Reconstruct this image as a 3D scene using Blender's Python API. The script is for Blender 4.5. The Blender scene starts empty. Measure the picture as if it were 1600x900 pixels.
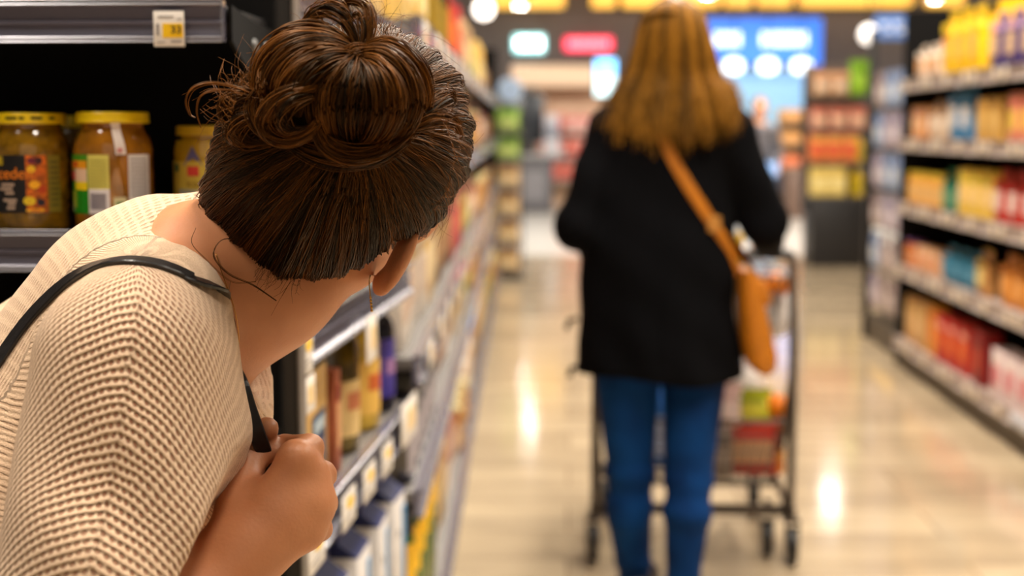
import bpy, bmesh, math, random
import numpy as np
from mathutils import Vector, Matrix

random.seed(7)
RNG = np.random.default_rng(7)
SC = bpy.context.scene
COL = SC.collection
PI = math.pi

# ------------------------------------------------------------------ camera, exposure, world, lights
F_PX = 1600 * 50.0 / 36.0
CAM = np.array([0.0, 0.0, 1.30])
PITCH = math.atan(250 / F_PX)
YAW = math.atan(90 / F_PX * math.cos(PITCH))
CF = np.array([-math.sin(YAW) * math.cos(PITCH), math.cos(YAW) * math.cos(PITCH), -math.sin(PITCH)])
CR = np.array([math.cos(YAW), math.sin(YAW), 0.0])
CU = np.array([-math.sin(YAW) * math.sin(PITCH), math.cos(YAW) * math.sin(PITCH), math.cos(PITCH)])


def ray(px, py):
    d = CF * F_PX + CR * (px - 800) - CU * (py - 450)
    return d / np.linalg.norm(d)


def at(px, py, Y):
    """point of the place at distance Y down the aisle, sighted at a pixel of the 1600x900 photo"""
    d = ray(px, py)
    return CAM + d * (Y / d[1])


cam_d = bpy.data.cameras.new('camera')
cam_d.lens = 50
cam_d.sensor_width = 36
cam_d.clip_start = 0.05
cam_d.dof.use_dof = True
cam_d.dof.focus_distance = 1.04
cam_d.dof.aperture_fstop = 4.2
cam = bpy.data.objects.new('camera', cam_d)
COL.objects.link(cam)
cam.location = CAM
cam.rotation_euler = (PI / 2 - PITCH, 0, YAW)
SC.camera = cam

SC.view_settings.view_transform = 'Standard'
SC.view_settings.look = 'None'
SC.view_settings.exposure = 0.0
SC.view_settings.gamma = 1.0
SC.view_settings.use_curve_mapping = False
SC.cycles.use_denoising = True
SC.cycles.max_bounces = 8
SC.cycles.sample_clamp_indirect = 6.0
SC.cycles.caustics_reflective = False
SC.cycles.caustics_refractive = False

W = bpy.data.worlds.new('store_ambient')
SC.world = W
W.use_nodes = True
bg = W.node_tree.nodes['Background']
bg.inputs[0].default_value = (1.0, 0.86, 0.70, 1)
bg.inputs[1].default_value = 0.10


def area_light(name, loc, sx, sy, watts, color=(1.0, 0.90, 0.77), rot=(0, 0, 0)):
    l = bpy.data.lights.new(name, 'AREA')
    l.shape = 'RECTANGLE'
    l.size = sx
    l.size_y = sy
    l.energy = watts
    l.color = color
    o = bpy.data.objects.new(name, l)
    COL.objects.link(o)
    o.location = loc
    o.rotation_euler = rot
    return o


# rows of ceiling tubes over the aisles (their housings are built with the ceiling)
TUBES = [(0.75, 1.0), (0.75, 3.6), (0.75, 6.2), (0.75, 8.8), (0.75, 11.6), (-1.9, 0.9), (3.4, 3.0), (3.4, 7.5)]
for (tx, ty) in TUBES:
    area_light('tube_light', (tx, ty, 4.22), 0.5, 2.2, 140 if ty < 2 else 125)
for (tx, ty, w) in ((-3.0, 15.0, 420), (2.6, 15.8, 420), (7.0, 15.0, 420)):  # added fill lamps without fixtures, tilted back to brighten the far hall
    area_light('hall_fill_light', (tx, ty, 4.3), 1.2, 1.2, w, (1.0, 0.92, 0.82), (math.radians(38), 0, 0))
# weak frontal fill from behind the camera, an unseen lamp without a fixture
area_light('front_fill_light', (0.6, -3.2, 2.6), 4.5, 2.2, 14, (1.0, 0.88, 0.72), (math.radians(78), 0, 0))


# ------------------------------------------------------------------ helpers
def S(r, g, b):
    def f(c):
        c = c / 255.0
        return c / 12.92 if c <= 0.04045 else ((c + 0.055) / 1.055) ** 2.4
    return (f(r), f(g), f(b), 1.0)


_M = {}


def M(name, col=(0.5, 0.5, 0.5, 1), rough=0.5, metal=0.0, spec=0.5, var=0.08, scale=30.0, bump=0.0, coat=0.0,
      emit=None, emit_s=0.0, trans=0.0, alpha=1.0, ior=1.45):
    if name in _M:
        return _M[name]
    m = bpy.data.materials.new(name)
    m.use_nodes = True
    nt = m.node_tree
    b = nt.nodes['Principled BSDF']
    b.inputs['Roughness'].default_value = rough
    b.inputs['Metallic'].default_value = metal
    b.inputs['Specular IOR Level'].default_value = spec
    b.inputs['Coat Weight'].default_value = coat
    b.inputs['Transmission Weight'].default_value = trans
    b.inputs['IOR'].default_value = ior
    b.inputs['Alpha'].default_value = alpha
    tc = nt.nodes.new('ShaderNodeTexCoord')
    nz = nt.nodes.new('ShaderNodeTexNoise')
    nz.inputs['Scale'].default_value = scale
    nz.inputs['Detail'].default_value = 4
    nt.links.new(tc.outputs['Object'], nz.inputs['Vector'])
    rp = nt.nodes.new('ShaderNodeValToRGB')
    rp.color_ramp.elements[0].position = 0.3
    rp.color_ramp.elements[1].position = 0.7
    c0 = tuple(max(0, c * (1 - var)) for c in col[:3]) + (1,)
    c1 = tuple(min(1, c * (1 + var)) for c in col[:3]) + (1,)
    rp.color_ramp.elements[0].color = c0
    rp.color_ramp.elements[1].color = c1
    nt.links.new(nz.outputs['Fac'], rp.inputs['Fac'])
    nt.links.new(rp.outputs['Color'], b.inputs['Base Color'])
    if bump:
        bp = nt.nodes.new('ShaderNodeBump')
        bp.inputs['Strength'].default_value = bump
        bp.inputs['Distance'].default_value = 0.002
        nt.links.new(nz.outputs['Fac'], bp.inputs['Height'])
        nt.links.new(bp.outputs['Normal'], b.inputs['Normal'])
    if emit:
        b.inputs['Emission Color'].default_value = emit
        b.inputs['Emission Strength'].default_value = emit_s
    _M[name] = m
    return m


def C(r, g, b, rough=0.5, **k):
    return M('paint_%d_%d_%d_%d' % (r, g, b, int(rough * 100)), S(r, g, b), rough, **k)


def tag(o, label=None, cat=None, group=None, kind=None):
    if label:
        o['label'] = label
    if cat:
        o['category'] = cat
    if group:
        o['group'] = group
    if kind:
        o['kind'] = kind
    return o


def empty(name, loc=(0, 0, 0), rz=0.0, label=None, cat=None, group=None):
    o = bpy.data.objects.new(name, None)
    COL.objects.link(o)
    o.location = loc
    o.rotation_euler = (0, 0, rz)
    o.empty_display_size = 0.05
    return tag(o, label, cat, group)


def obj_np(name, V, Fs, mat, parent=None, smooth=True, sharp=None, world=True, attrs=None):
    """one mesh object from arrays; V in world coordinates when world=True (the parent's location is taken off)"""
    V = np.asarray(V, dtype=float)
    if parent is not None and world:
        loc = np.zeros(3)
        q = parent
        while q is not None:
            loc += np.array(q.location)
            q = q.parent
        V = V - loc
    me = bpy.data.meshes.new(name)
    me.from_pydata(V.tolist(), [], [tuple(int(i) for i in f) for f in Fs])
    if smooth:
        me.shade_smooth()
        if sharp:
            me.set_sharp_from_angle(angle=math.radians(sharp))
    if attrs:
        for k, a in attrs.items():
            at_ = me.attributes.new(k, 'FLOAT', 'POINT')
            at_.data.foreach_set('value', np.asarray(a, dtype=np.float32))
    me.materials.append(mat)
    o = bpy.data.objects.new(name, me)
    COL.objects.link(o)
    if parent is not None:
        o.parent = parent
    return o


class MB:
    """collects shapes; build() links them as ONE mesh object"""

    def __init__(self):
        self.v = []
        self.f = []
        self.n = 0

    def add(self, V, Fs):
        V = np.asarray(V, dtype=float).reshape(-1, 3)
        self.v.append(V)
        self.f.extend([tuple(i + self.n for i in f) for f in Fs])
        self.n += len(V)
        return self

    def box(self, c, s, rot=None, bev=0.0):
        bm = bmesh.new()
        bmesh.ops.create_cube(bm, size=1.0)
        for v in bm.verts:
            v.co = Vector((v.co.x * s[0], v.co.y * s[1], v.co.z * s[2]))
        if bev > 0:
            bmesh.ops.bevel(bm, geom=list(bm.edges), offset=min(bev, min(s) * 0.45), segments=2, affect='EDGES', profile=0.5)
        V = np.array([v.co[:] for v in bm.verts])
        bm.verts.index_update()
        Fs = [tuple(v.index for v in f.verts) for f in bm.faces]
        bm.free()
        if rot is not None:
            V = V @ np.array(rot).T
        return self.add(V + np.array(c), Fs)

    def lathe(self, prof, seg=24, c=(0, 0, 0), cap=True):
        V, Fs = [], []
        for (r, z) in prof:
            for k in range(seg):
                a = 2 * PI * k / seg
                V.append((c[0] + r * math.cos(a), c[1] + r * math.sin(a), c[2] + z))
        n = len(prof)
        for i in range(n - 1):
            for k in range(seg):
                k2 = (k + 1) % seg
                Fs.append((i * seg + k, i * seg + k2, (i + 1) * seg + k2, (i + 1) * seg + k))
        if cap:
            Fs.append(tuple(range(seg - 1, -1, -1)))
            Fs.append(tuple((n - 1) * seg + k for k in range(seg)))
        return self.add(V, Fs)

    def tube(self, path, r, seg=8, caps=True, closed=False):
        V, Fs = tube_np(path, r, seg, caps, closed)
        return self.add(V, Fs)

    def prism(self, poly, h, axis='z', base=0.0):
        """polygon extruded along an axis; poly lists the two other coordinates"""
        n = len(poly)
        V = []
        for t in (base, base + h):
            for (a, b) in poly:
                V.append({'x': (t, a, b), 'y': (a, t, b), 'z': (a, b, t)}[axis])
        Fs = [tuple(range(n - 1, -1, -1)), tuple(n + i for i in range(n))]
        for i in range(n):
            j = (i + 1) % n
            Fs.append((i, j, n + j, n + i))
        return self.add(V, Fs)

    def build(self, name, mat, parent=None, sharp=35, world=False, smooth=True):
        V = np.concatenate(self.v)
        return obj_np(name, V, self.f, mat, parent, smooth=smooth, sharp=sharp, world=world)


def tube_np(path, r, seg=8, caps=True, closed=False):
    P = np.asarray(path, dtype=float)
    n = len(P)
    R = np.full(n, r) if np.isscalar(r) else np.asarray(r, dtype=float)
    T = np.roll(P, -1, 0) - np.roll(P, 1, 0)
    if not closed:
        T[0] = P[1] - P[0]
        T[-1] = P[-1] - P[-2]
    T /= np.linalg.norm(T, axis=1)[:, None] + 1e-12
    ref = np.array([0, 0, 1.0]) if abs(T[0][2]) < 0.9 else np.array([1.0, 0, 0])
    N = np.cross(T[0], ref)
    N /= np.linalg.norm(N)
    V = []
    ang = np.arange(seg) * 2 * PI / seg
    for i in range(n):
        N = N - T[i] * np.dot(N, T[i])
        N /= np.linalg.norm(N) + 1e-12
        B = np.cross(T[i], N)
        V.append(P[i] + R[i] * (np.cos(ang)[:, None] * N + np.sin(ang)[:, None] * B))
    V = np.concatenate(V)
    Fs = []
    for i in range(n if closed else n - 1):
        i2 = (i + 1) % n
        for k in range(seg):
            k2 = (k + 1) % seg
            Fs.append((i * seg + k, i * seg + k2, i2 * seg + k2, i2 * seg + k))
    if caps and not closed:
        Fs.append(tuple(range(seg - 1, -1, -1)))
        Fs.append(tuple((n - 1) * seg + k for k in range(seg)))
    return V, Fs


def spline(pts, n):
    """Catmull-Rom through control points"""
    P = np.asarray(pts, dtype=float)
    P = np.concatenate([[2 * P[0] - P[1]], P, [2 * P[-1] - P[-2]]])
    m = len(P) - 3
    out = []
    for t in np.linspace(0, m - 1e-9, n):
        i = int(t)
        u = t - i
        a, b, c, d = P[i], P[i + 1], P[i + 2], P[i + 3]
        out.append(0.5 * ((2 * b) + (-a + c) * u + (2 * a - 5 * b + 4 * c - d) * u * u + (-a + 3 * b - 3 * c + d) * u ** 3))
    return np.array(out)


def rotz(a):
    return np.array([[math.cos(a), -math.sin(a), 0], [math.sin(a), math.cos(a), 0], [0, 0, 1]])


def rotx(a):
    return np.array([[1, 0, 0], [0, math.cos(a), -math.sin(a)], [0, math.sin(a), math.cos(a)]])


def copy_tree(o, parent=None):
    c = o.copy()
    COL.objects.link(c)
    if parent is not None:
        c.parent = parent
    for ch in list(o.children):
        copy_tree(ch, c)
    return c


def text_np(s, size, depth=0.0004):
    """mesh arrays of flat lettering, centred on the origin in the XZ plane, facing -Y"""
    cu = bpy.data.curves.new('lettering', 'FONT')
    cu.body = s
    cu.size = size
    cu.align_x = 'CENTER'
    cu.align_y = 'CENTER'
    cu.extrude = depth
    o = bpy.data.objects.new('lettering', cu)
    COL.objects.link(o)
    dg = bpy.context.evaluated_depsgraph_get()
    me = bpy.data.meshes.new_from_object(o.evaluated_get(dg))
    V = np.array([v.co[:] for v in me.vertices])
    Fs = [tuple(p.vertices) for p in me.polygons]
    bpy.data.objects.remove(o)
    bpy.data.curves.remove(cu)
    bpy.data.meshes.remove(me)
    return np.stack([V[:, 0], -V[:, 2], V[:, 1]], 1), Fs


# ------------------------------------------------------------------ signed distance bodies
def rcone(P, a, b, r1, r2):
    a = np.asarray(a, float)
    b = np.asarray(b, float)
    ba = b - a
    h = np.clip(((P - a) @ ba) / (ba @ ba + 1e-12), 0, 1)
    return np.linalg.norm(P - a - h[:, None] * ba, axis=1) - (r1 + (r2 - r1) * h)


def ell(P, c, r, R=None):
    q = P - np.asarray(c, float)
    if R is not None:
        q = q @ R
    r = np.asarray(r, float)
    k0 = np.linalg.norm(q / r, axis=1)
    k1 = np.linalg.norm(q / (r * r), axis=1)
    return k0 * (k0 - 1.0) / (k1 + 1e-9)


def smin(a, b, k):
    h = np.clip(0.5 + 0.5 * (b - a) / k, 0, 1)
    return b + (a - b) * h - k * h * (1 - h)


def smax(a, b, k):
    return -smin(-a, -b, k)


def sdf_mesh(f, lo, hi, h, blk=14):
    """naive surface nets over a block-sparse grid"""
    lo = np.asarray(lo, float)
    hi = np.asarray(hi, float)
    n = np.ceil((hi - lo) / h).astype(int) + 1
    D = np.empty(n)
    half = blk * h * 0.5
    starts = [range(0, n[i], blk) for i in range(3)]
    cs = np.array([(i, j, k) for i in starts[0] for j in starts[1] for k in starts[2]])
    dc = f(lo + (cs + (blk - 1) / 2.0) * h)
    for (i, j, k), d in zip(cs, dc):
        sl = np.s_[i:min(i + blk, n[0]), j:min(j + blk, n[1]), k:min(k + blk, n[2])]
        if abs(d) > half * 1.74 * 1.35 + 0.008:
            D[sl] = d
        else:
            g = np.stack(np.meshgrid(np.arange(sl[0].start, sl[0].stop), np.arange(sl[1].start, sl[1].stop),
                                     np.arange(sl[2].start, sl[2].stop), indexing='ij'), -1)
            D[sl] = f(lo + g.reshape(-1, 3) * h).reshape(g.shape[:3])
    s = D < 0
    cnt = np.zeros(n - 1, dtype=np.int8)
    for dx in (0, 1):
        for dy in (0, 1):
            for dz in (0, 1):
                cnt += s[dx:n[0] - 1 + dx, dy:n[1] - 1 + dy, dz:n[2] - 1 + dz]
    act = np.argwhere((cnt > 0) & (cnt < 8))
    idx = -np.ones(n - 1, dtype=np.int64)
    idx[act[:, 0], act[:, 1], act[:, 2]] = np.arange(len(act))
    acc = np.zeros((len(act), 3))
    num = np.zeros(len(act))
    cor = [(x, y, z) for x in (0, 1) for y in (0, 1) for z in (0, 1)]
    for a in cor:
        for ax in range(3):
            if a[ax] == 0:
                b = list(a)
                b[ax] = 1
                pa = act + np.array(a)
                pb = act + np.array(b)
                da = D[pa[:, 0], pa[:, 1], pa[:, 2]]
                db = D[pb[:, 0], pb[:, 1], pb[:, 2]]
                m = (da < 0) != (db < 0)
                t = np.where(m, da / np.where(m, da - db, 1), 0)
                acc += np.where(m[:, None], pa + t[:, None] * (pb - pa), 0)
                num += m
    V = lo + acc / num[:, None] * h
    Fs = []
    for ax in range(3):
        u, v = (ax + 1) % 3, (ax + 2) % 3
        sa = np.take(s, np.arange(n[ax] - 1), ax)
        sb = np.take(s, np.arange(1, n[ax]), ax)
        for sign in (True, False):
            e = np.argwhere((sa != sb) & (sa == sign))
            e = e[(e[:, u] > 0) & (e[:, v] > 0) & (e[:, u] < n[u] - 1) & (e[:, v] < n[v] - 1)]
            q = []
            for (du, dv) in ((1, 1), (0, 1), (0, 0), (1, 0)):
                c = e.copy()
                c[:, u] -= du
                c[:, v] -= dv
                q.append(idx[c[:, 0], c[:, 1], c[:, 2]])
            q = np.stack(q, 1)
            Fs.append(q if sign else q[:, ::-1])
    Fs = np.concatenate(Fs)
    return V, Fs


def relax(V, Fs, it=2, lam=0.5):
    e = np.concatenate([Fs[:, [0, 1]], Fs[:, [1, 2]], Fs[:, [2, 3]], Fs[:, [3, 0]]])
    e = np.concatenate([e, e[:, ::-1]])
    cnt = np.bincount(e[:, 0], minlength=len(V))[:, None]
    for _ in range(it):
        acc = np.zeros_like(V)
        for c in range(3):
            acc[:, c] = np.bincount(e[:, 0], weights=V[e[:, 1], c], minlength=len(V))
        V = V + lam * (acc / np.maximum(cnt, 1) - V)
    return V


def trace(px, py, f, t0=0.4, t1=2.5):
    """first point of a body's surface along the sight line of a pixel"""
    d = ray(px, py)
    t = t0
    for _ in range(200):
        p = CAM + d * t
        s = f(p[None])[0]
        if s < 0.0005:
            return p
        t += max(s * 0.7, 0.0004)
        if t > t1:
            return None
    return CAM + d * t

# ------------------------------------------------------------------ the setting
def plank_floor_mat():
    m = bpy.data.materials.new('plank_floor')
    m.use_nodes = True
    nt = m.node_tree
    b = nt.nodes['Principled BSDF']
    tc = nt.nodes.new('ShaderNodeTexCoord')
    mp = nt.nodes.new('ShaderNodeMapping')
    nt.links.new(tc.outputs['Object'], mp.inputs['Vector'])
    br = nt.nodes.new('ShaderNodeTexBrick')
    br.inputs['Scale'].default_value = 1.0
    br.inputs['Brick Width'].default_value = 1.2
    br.inputs['Row Height'].default_value = 0.30
    br.inputs['Mortar Size'].default_value = 0.003
    br.inputs['Color1'].default_value = S(202, 184, 156)
    br.inputs['Color2'].default_value = S(180, 162, 136)
    br.inputs['Mortar'].default_value = S(140, 120, 98)
    nt.links.new(mp.outputs['Vector'], br.inputs['Vector'])
    nz = nt.nodes.new('ShaderNodeTexNoise')
    nz.inputs['Scale'].default_value = 2.2
    nz.inputs['Detail'].default_value = 5
    mp2 = nt.nodes.new('ShaderNodeMapping')
    mp2.inputs['Scale'].default_value = (0.9, 3.0, 1)
    nt.links.new(tc.outputs['Object'], mp2.inputs['Vector'])
    nt.links.new(mp2.outputs['Vector'], nz.inputs['Vector'])
    rp = nt.nodes.new('ShaderNodeValToRGB')
    rp.color_ramp.elements[0].position = 0.35
    rp.color_ramp.elements[1].position = 0.7
    rp.color_ramp.elements[0].color = (0.80, 0.78, 0.76, 1)
    rp.color_ramp.elements[1].color = (1.08, 1.06, 1.02, 1)
    nt.links.new(nz.outputs['Fac'], rp.inputs['Fac'])
    mx = nt.nodes.new('ShaderNodeMixRGB')
    mx.blend_type = 'MULTIPLY'
    mx.inputs['Fac'].default_value = 1
    nt.links.new(br.outputs['Color'], mx.inputs['Color1'])
    nt.links.new(rp.outputs['Color'], mx.inputs['Color2'])
    nt.links.new(mx.outputs['Color'], b.inputs['Base Color'])
    b.inputs['Roughness'].default_value = 0.11
    b.inputs['Specular IOR Level'].default_value = 0.5
    return m


def struct(name, mb, mat):
    o = mb.build(name, mat, smooth=False)
    o['kind'] = 'structure'
    return o


WALL_Y = 30.0
struct('floor', MB().box((2, 5.25, -0.05), (30, 18.5, 0.1)), plank_floor_mat())
struct('floor_white_tile', MB().box((2, 22.5, -0.05), (30, 16.0, 0.1)), C(226, 222, 214, 0.16, var=0.04, scale=1.5))
struct('wall_back', MB().box((2, WALL_Y + 0.1, 2.4), (34, 0.2, 4.8)), C(112, 104, 102, 0.7))
struct('ceiling', MB().box((2, 12.5, 4.85), (34, 36, 0.1)), C(120, 112, 104, 0.8))
struct('trim_1', MB().box((2, WALL_Y - 0.03, 0.12), (34, 0.06, 0.24)), C(60, 56, 54, 0.5))

# ceiling fixtures
tube_glow = M('tube_glow', (1, 0.9, 0.75, 1), 0.4, emit=(1.0, 0.84, 0.64, 1), emit_s=9.0, var=0)
white_metal = C(215, 212, 206, 0.4)
fix0 = None
for i, (tx, ty) in enumerate(TUBES):
    if fix0 is None:
        fix0 = empty('ceiling_light', (tx, ty, 4.8), 0, 'long tube light under the ceiling over the aisles', 'ceiling light', 'ceiling tube lights')
        hb = MB()
        hb.prism([(-0.14, 0), (-0.09, -0.24), (-0.10, -0.50), (0.10, -0.50), (0.09, -0.24), (0.14, 0)], 2.4, 'y', -1.2)
        hb.build('housing', white_metal, fix0)
        MB().box((0, 0, -0.515), (0.16, 2.2, 0.03), bev=0.01).build('diffuser', tube_glow, fix0)
    else:
        o = copy_tree(fix0)
        o.location = (tx, ty, 4.8)
spot_glow = M('downlight_glow', (1, 0.9, 0.8, 1), 0.4, emit=(1.0, 0.92, 0.80, 1), emit_s=130.0, var=0)
dl0 = None
for (dx, dy) in ((-0.66, 23.4), (3.50, 18.7), (-0.95, 27.5), (6.6, 26.5), (2.4, 25.5), (8.4, 20.5)):
    if dl0 is None:
        dl0 = empty('downlight', (dx, dy, 4.8), 0, 'round downlight on a stem over the far checkout hall', 'ceiling light', 'round downlights in the far hall')
        MB().lathe([(0.012, -1.0), (0.012, 0.0)], 10).build('stem', C(50, 48, 46), dl0)
        MB().lathe([(0.02, -0.98), (0.10, -1.05), (0.14, -1.2), (0.13, -1.2), (0.09, -1.07)], 20).build('shade', C(60, 57, 54), dl0)
        MB().lathe([(0.0, -1.19), (0.115, -1.19), (0.115, -1.17), (0.0, -1.17)], 20, cap=False).build('lamp', spot_glow, dl0)
    else:
        o = copy_tree(dl0)
        o.location = (dx, dy, 4.8)

# ------------------------------------------------------------------ materials of the shelving
black_metal = C(24, 22, 22, 0.45)
panel_dark = C(44, 40, 37, 0.45)
back_black = C(13, 12, 12, 0.8, spec=0.15)
kick_grey = C(84, 74, 62, 0.5)
shelf_metal = C(96, 90, 86, 0.4)
rail_dark = M('rail_plastic', S(116, 113, 128), 0.25, metal=0.35, var=0.05, scale=6, coat=0.4)
rail_lip = M('rail_lip', S(150, 150, 158), 0.25, metal=0.6, var=0.03)
rail_pale = C(176, 160, 152, 0.35)
rail_white = C(205, 214, 232, 0.3)
tag_white = C(236, 230, 222, 0.5, var=0.02)
tag_yellow = C(246, 198, 10, 0.5, var=0.02)
ink = C(40, 38, 40, 0.6)
ink_grey = C(150, 144, 140, 0.6)


def rail_profile(h, d):
    """price rail cross-section (depth towards the aisle, height): lip, three shallow channels, lip"""
    return [(0, 0), (d, 0), (d, h * 0.08), (d * 0.62, h * 0.14), (d * 0.50, h * 0.40), (d * 0.72, h * 0.44), (d * 0.72, h * 0.50),
            (d * 0.50, h * 0.54), (d * 0.56, h * 0.84), (d, h * 0.90), (d, h), (0, h)]


def gondola(name, origin, rz, length, levels, depth, side, top, label, near_end=True, pale=False, rail_h=0.055, kick=0.11, bays=1,
            white_from=None):
    """shelving run: local +Y runs along the aisle, shelves go away from it towards side*X; levels are the shelf surfaces"""
    root = empty(name, origin, rz, label, 'shelving')
    s = side
    MB().box((s * depth / 2, length / 2, kick / 2), (depth - 0.04, length, kick)).build('kick_plate', kick_grey, root)
    MB().box((s * (depth + 0.01), length / 2, top / 2 + 0.02), (0.02, length, top)).build('back_panel', back_black, root)
    for k in range(bays + 1):
        y = min(max(k * length / bays, 0.02), length - 0.02)
        u = MB().box((s * (depth - 0.025), y, top / 2), (0.05, 0.035, top))
        for j in range(int(top / 0.09)):
            u.box((s * (depth - 0.052), y, 0.12 + j * 0.09), (0.004, 0.008, 0.03))
        u.build('upright', black_metal, root)
    for i, z in enumerate(levels):
        sh = MB().box((s * depth / 2, length / 2, z - 0.012), (depth, length - 0.01, 0.024), bev=0.004)
        sh = sh.build('shelf', shelf_metal if not pale else rail_pale, root)
        r = MB()
        pr = rail_profile(rail_h, 0.016)
        r.prism([(-s * (0.016 + a) + s * 0.016, z + 0.004 - rail_h + b) for (a, b) in pr], length - 0.012, 'y', 0.006)
        r.build('price_rail', rail_pale if pale else rail_dark, sh)
        l = MB()
        for zz in (z + 0.004, z + 0.004 - rail_h):
            l.tube([(-s * 0.0165, 0.006, zz), (-s * 0.0165, length - 0.006, zz)], 0.0020, 8)
        l.build('rail_lip', rail_pale if pale else rail_lip, sh)
        for k in range(bays + 1):
            b = MB()
            y = min(max(k * length / bays, 0.012), length - 0.012)
            b.prism([(s * 0.03, z - 0.024), (s * depth, z - 0.024), (s * depth, z - 0.10), (s * depth * 0.7, z - 0.08)], 0.004, 'y', y - 0.002)
            b.build('bracket', black_metal, sh)
    return root


def frame_of(root):
    c, s = math.cos(root.rotation_euler.z), math.sin(root.rotation_euler.z)
    o = np.array(root.location)

    def g(x, y, z):
        return (o[0] + c * x - s * y, o[1] + s * x + c * y, z)
    return g


NEAR = gondola('shelving_bay', (-0.340, 1.67, 0), -math.atan(0.05), 0.88, [0.16, 0.44, 0.805, 1.058, 1.47], 0.46, -1, 2.0,
               'dark shelving bay beside the peering woman, jars and cartons behind grey price rails', bays=1)
fr = 0.28 / 8.6
FARRUN = gondola('shelving_run', (-0.290, 2.60, 0), math.atan(fr), 8.92, [0.18, 0.62, 0.875, 1.215, 1.50], 0.46, -1, 1.95,
                 'long shelving run of mixed groceries behind the bay of jars', bays=7)
RIGHT = gondola('shelving_run', (1.80, 4.4, 0), 0, 3.45, [0.165, 0.56, 0.90, 1.24, 1.55], 0.46, 1, 1.95,
                'five-tier shelving of bright packets across the aisle from the peering woman', pale=True, bays=3, rail_h=0.06)
for g_, L_, sd_ in ((RIGHT, 3.45, 1), (FARRUN, 8.92, -1)):
    MB().box((sd_ * 0.235, L_ + 0.008, 0.97), (0.46, 0.014, 1.92), bev=0.002).build('end_board', back_black, g_)
# the white plastic strip on the bottom rail of the near part
tag(MB().box((1.779, 5.35, 0.145), (0.004, 0.72, 0.05), bev=0.001).build('rail_cover', rail_white),
    'bluish white strip clipped on the bottom price rail across the aisle', 'rail cover')

# dark end panel of the near bay, edge on to the photographer
p = empty('end_panel', (-0.329, 1.652, 0), 0, 'tall near-black end panel between the jar shelves and the peering woman\'s hand', 'panel')
MB().box((-0.012, 0, 1.02), (0.048, 0.03, 2.04), bev=0.003).build('upright_board', panel_dark, p)
MB().box((0.0135, -0.002, 1.02), (0.003, 0.036, 2.04)).build('edge_strip', C(120, 112, 104, 0.4), p)

# endcap with jars, facing the photographer
CAPZ = [0.50, 0.735, 0.965, 1.194, 1.4225]
cap = empty('endcap_shelving', (-0.80, 1.42, 0), 0, 'black endcap shelving of yellow-lidded jars on grey price rails', 'shelving')
MB().box((0, 0.205, 1.0), (0.93, 0.012, 2.0)).build('back_panel', back_black, cap)
MB().box((0, 0.10, 0.06), (0.92, 0.19, 0.12)).build('kick_plate', kick_grey, cap)
for z in CAPZ:
    sh = MB().box((0, 0.098, z - 0.010), (0.915, 0.195, 0.018), bev=0.003).build('shelf', black_metal, cap)
    MB().prism([(-a + 0.004, z + 0.003 - 0.0405 + b) for (a, b) in rail_profile(0.0405, 0.014)], 0.915, 'x', -0.4575).build('price_rail', rail_dark, sh)
    l = MB()
    for zz in (z + 0.0035, z - 0.0375, z - 0.001, z - 0.0335):
        l.tube([(-0.457, -0.0105, zz), (0.457, -0.0105, zz)], 0.0009, 6)
    for xx in (-0.457, 0.457):
        l.tube([(xx, -0.0105, z + 0.0035), (xx, -0.0105, z - 0.0375)], 0.0011, 6)
    l.build('rail_lip', rail_lip, sh)
    for xx in (-0.454, 0.462):
        br = MB()
        br.prism([(0.003, z - 0.001), (0.12, z - 0.012), (0.20, z - 0.012), (0.20, z - 0.085), (0.12, z - 0.075), (0.05, z - 0.055), (0.003, z - 0.036)], 0.004, 'x', xx - 0.002)
        br.build('bracket', back_black, sh)
    sc = MB()
    for yy in (0.10, 0.16):
        sc.lathe([(0.0, 0.004), (0.006, 0.003), (0.007, 0.0)], 12, cap=False)
        V = sc.v[-1]
        sc.v[-1] = np.stack([V[:, 2] + 0.464, V[:, 0] + yy, V[:, 1] + z - 0.035], 1)
    sc.build('screw', C(120, 120, 120, 0.3), sh)


# ------------------------------------------------------------------ price tags
_tagk = {}


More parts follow.
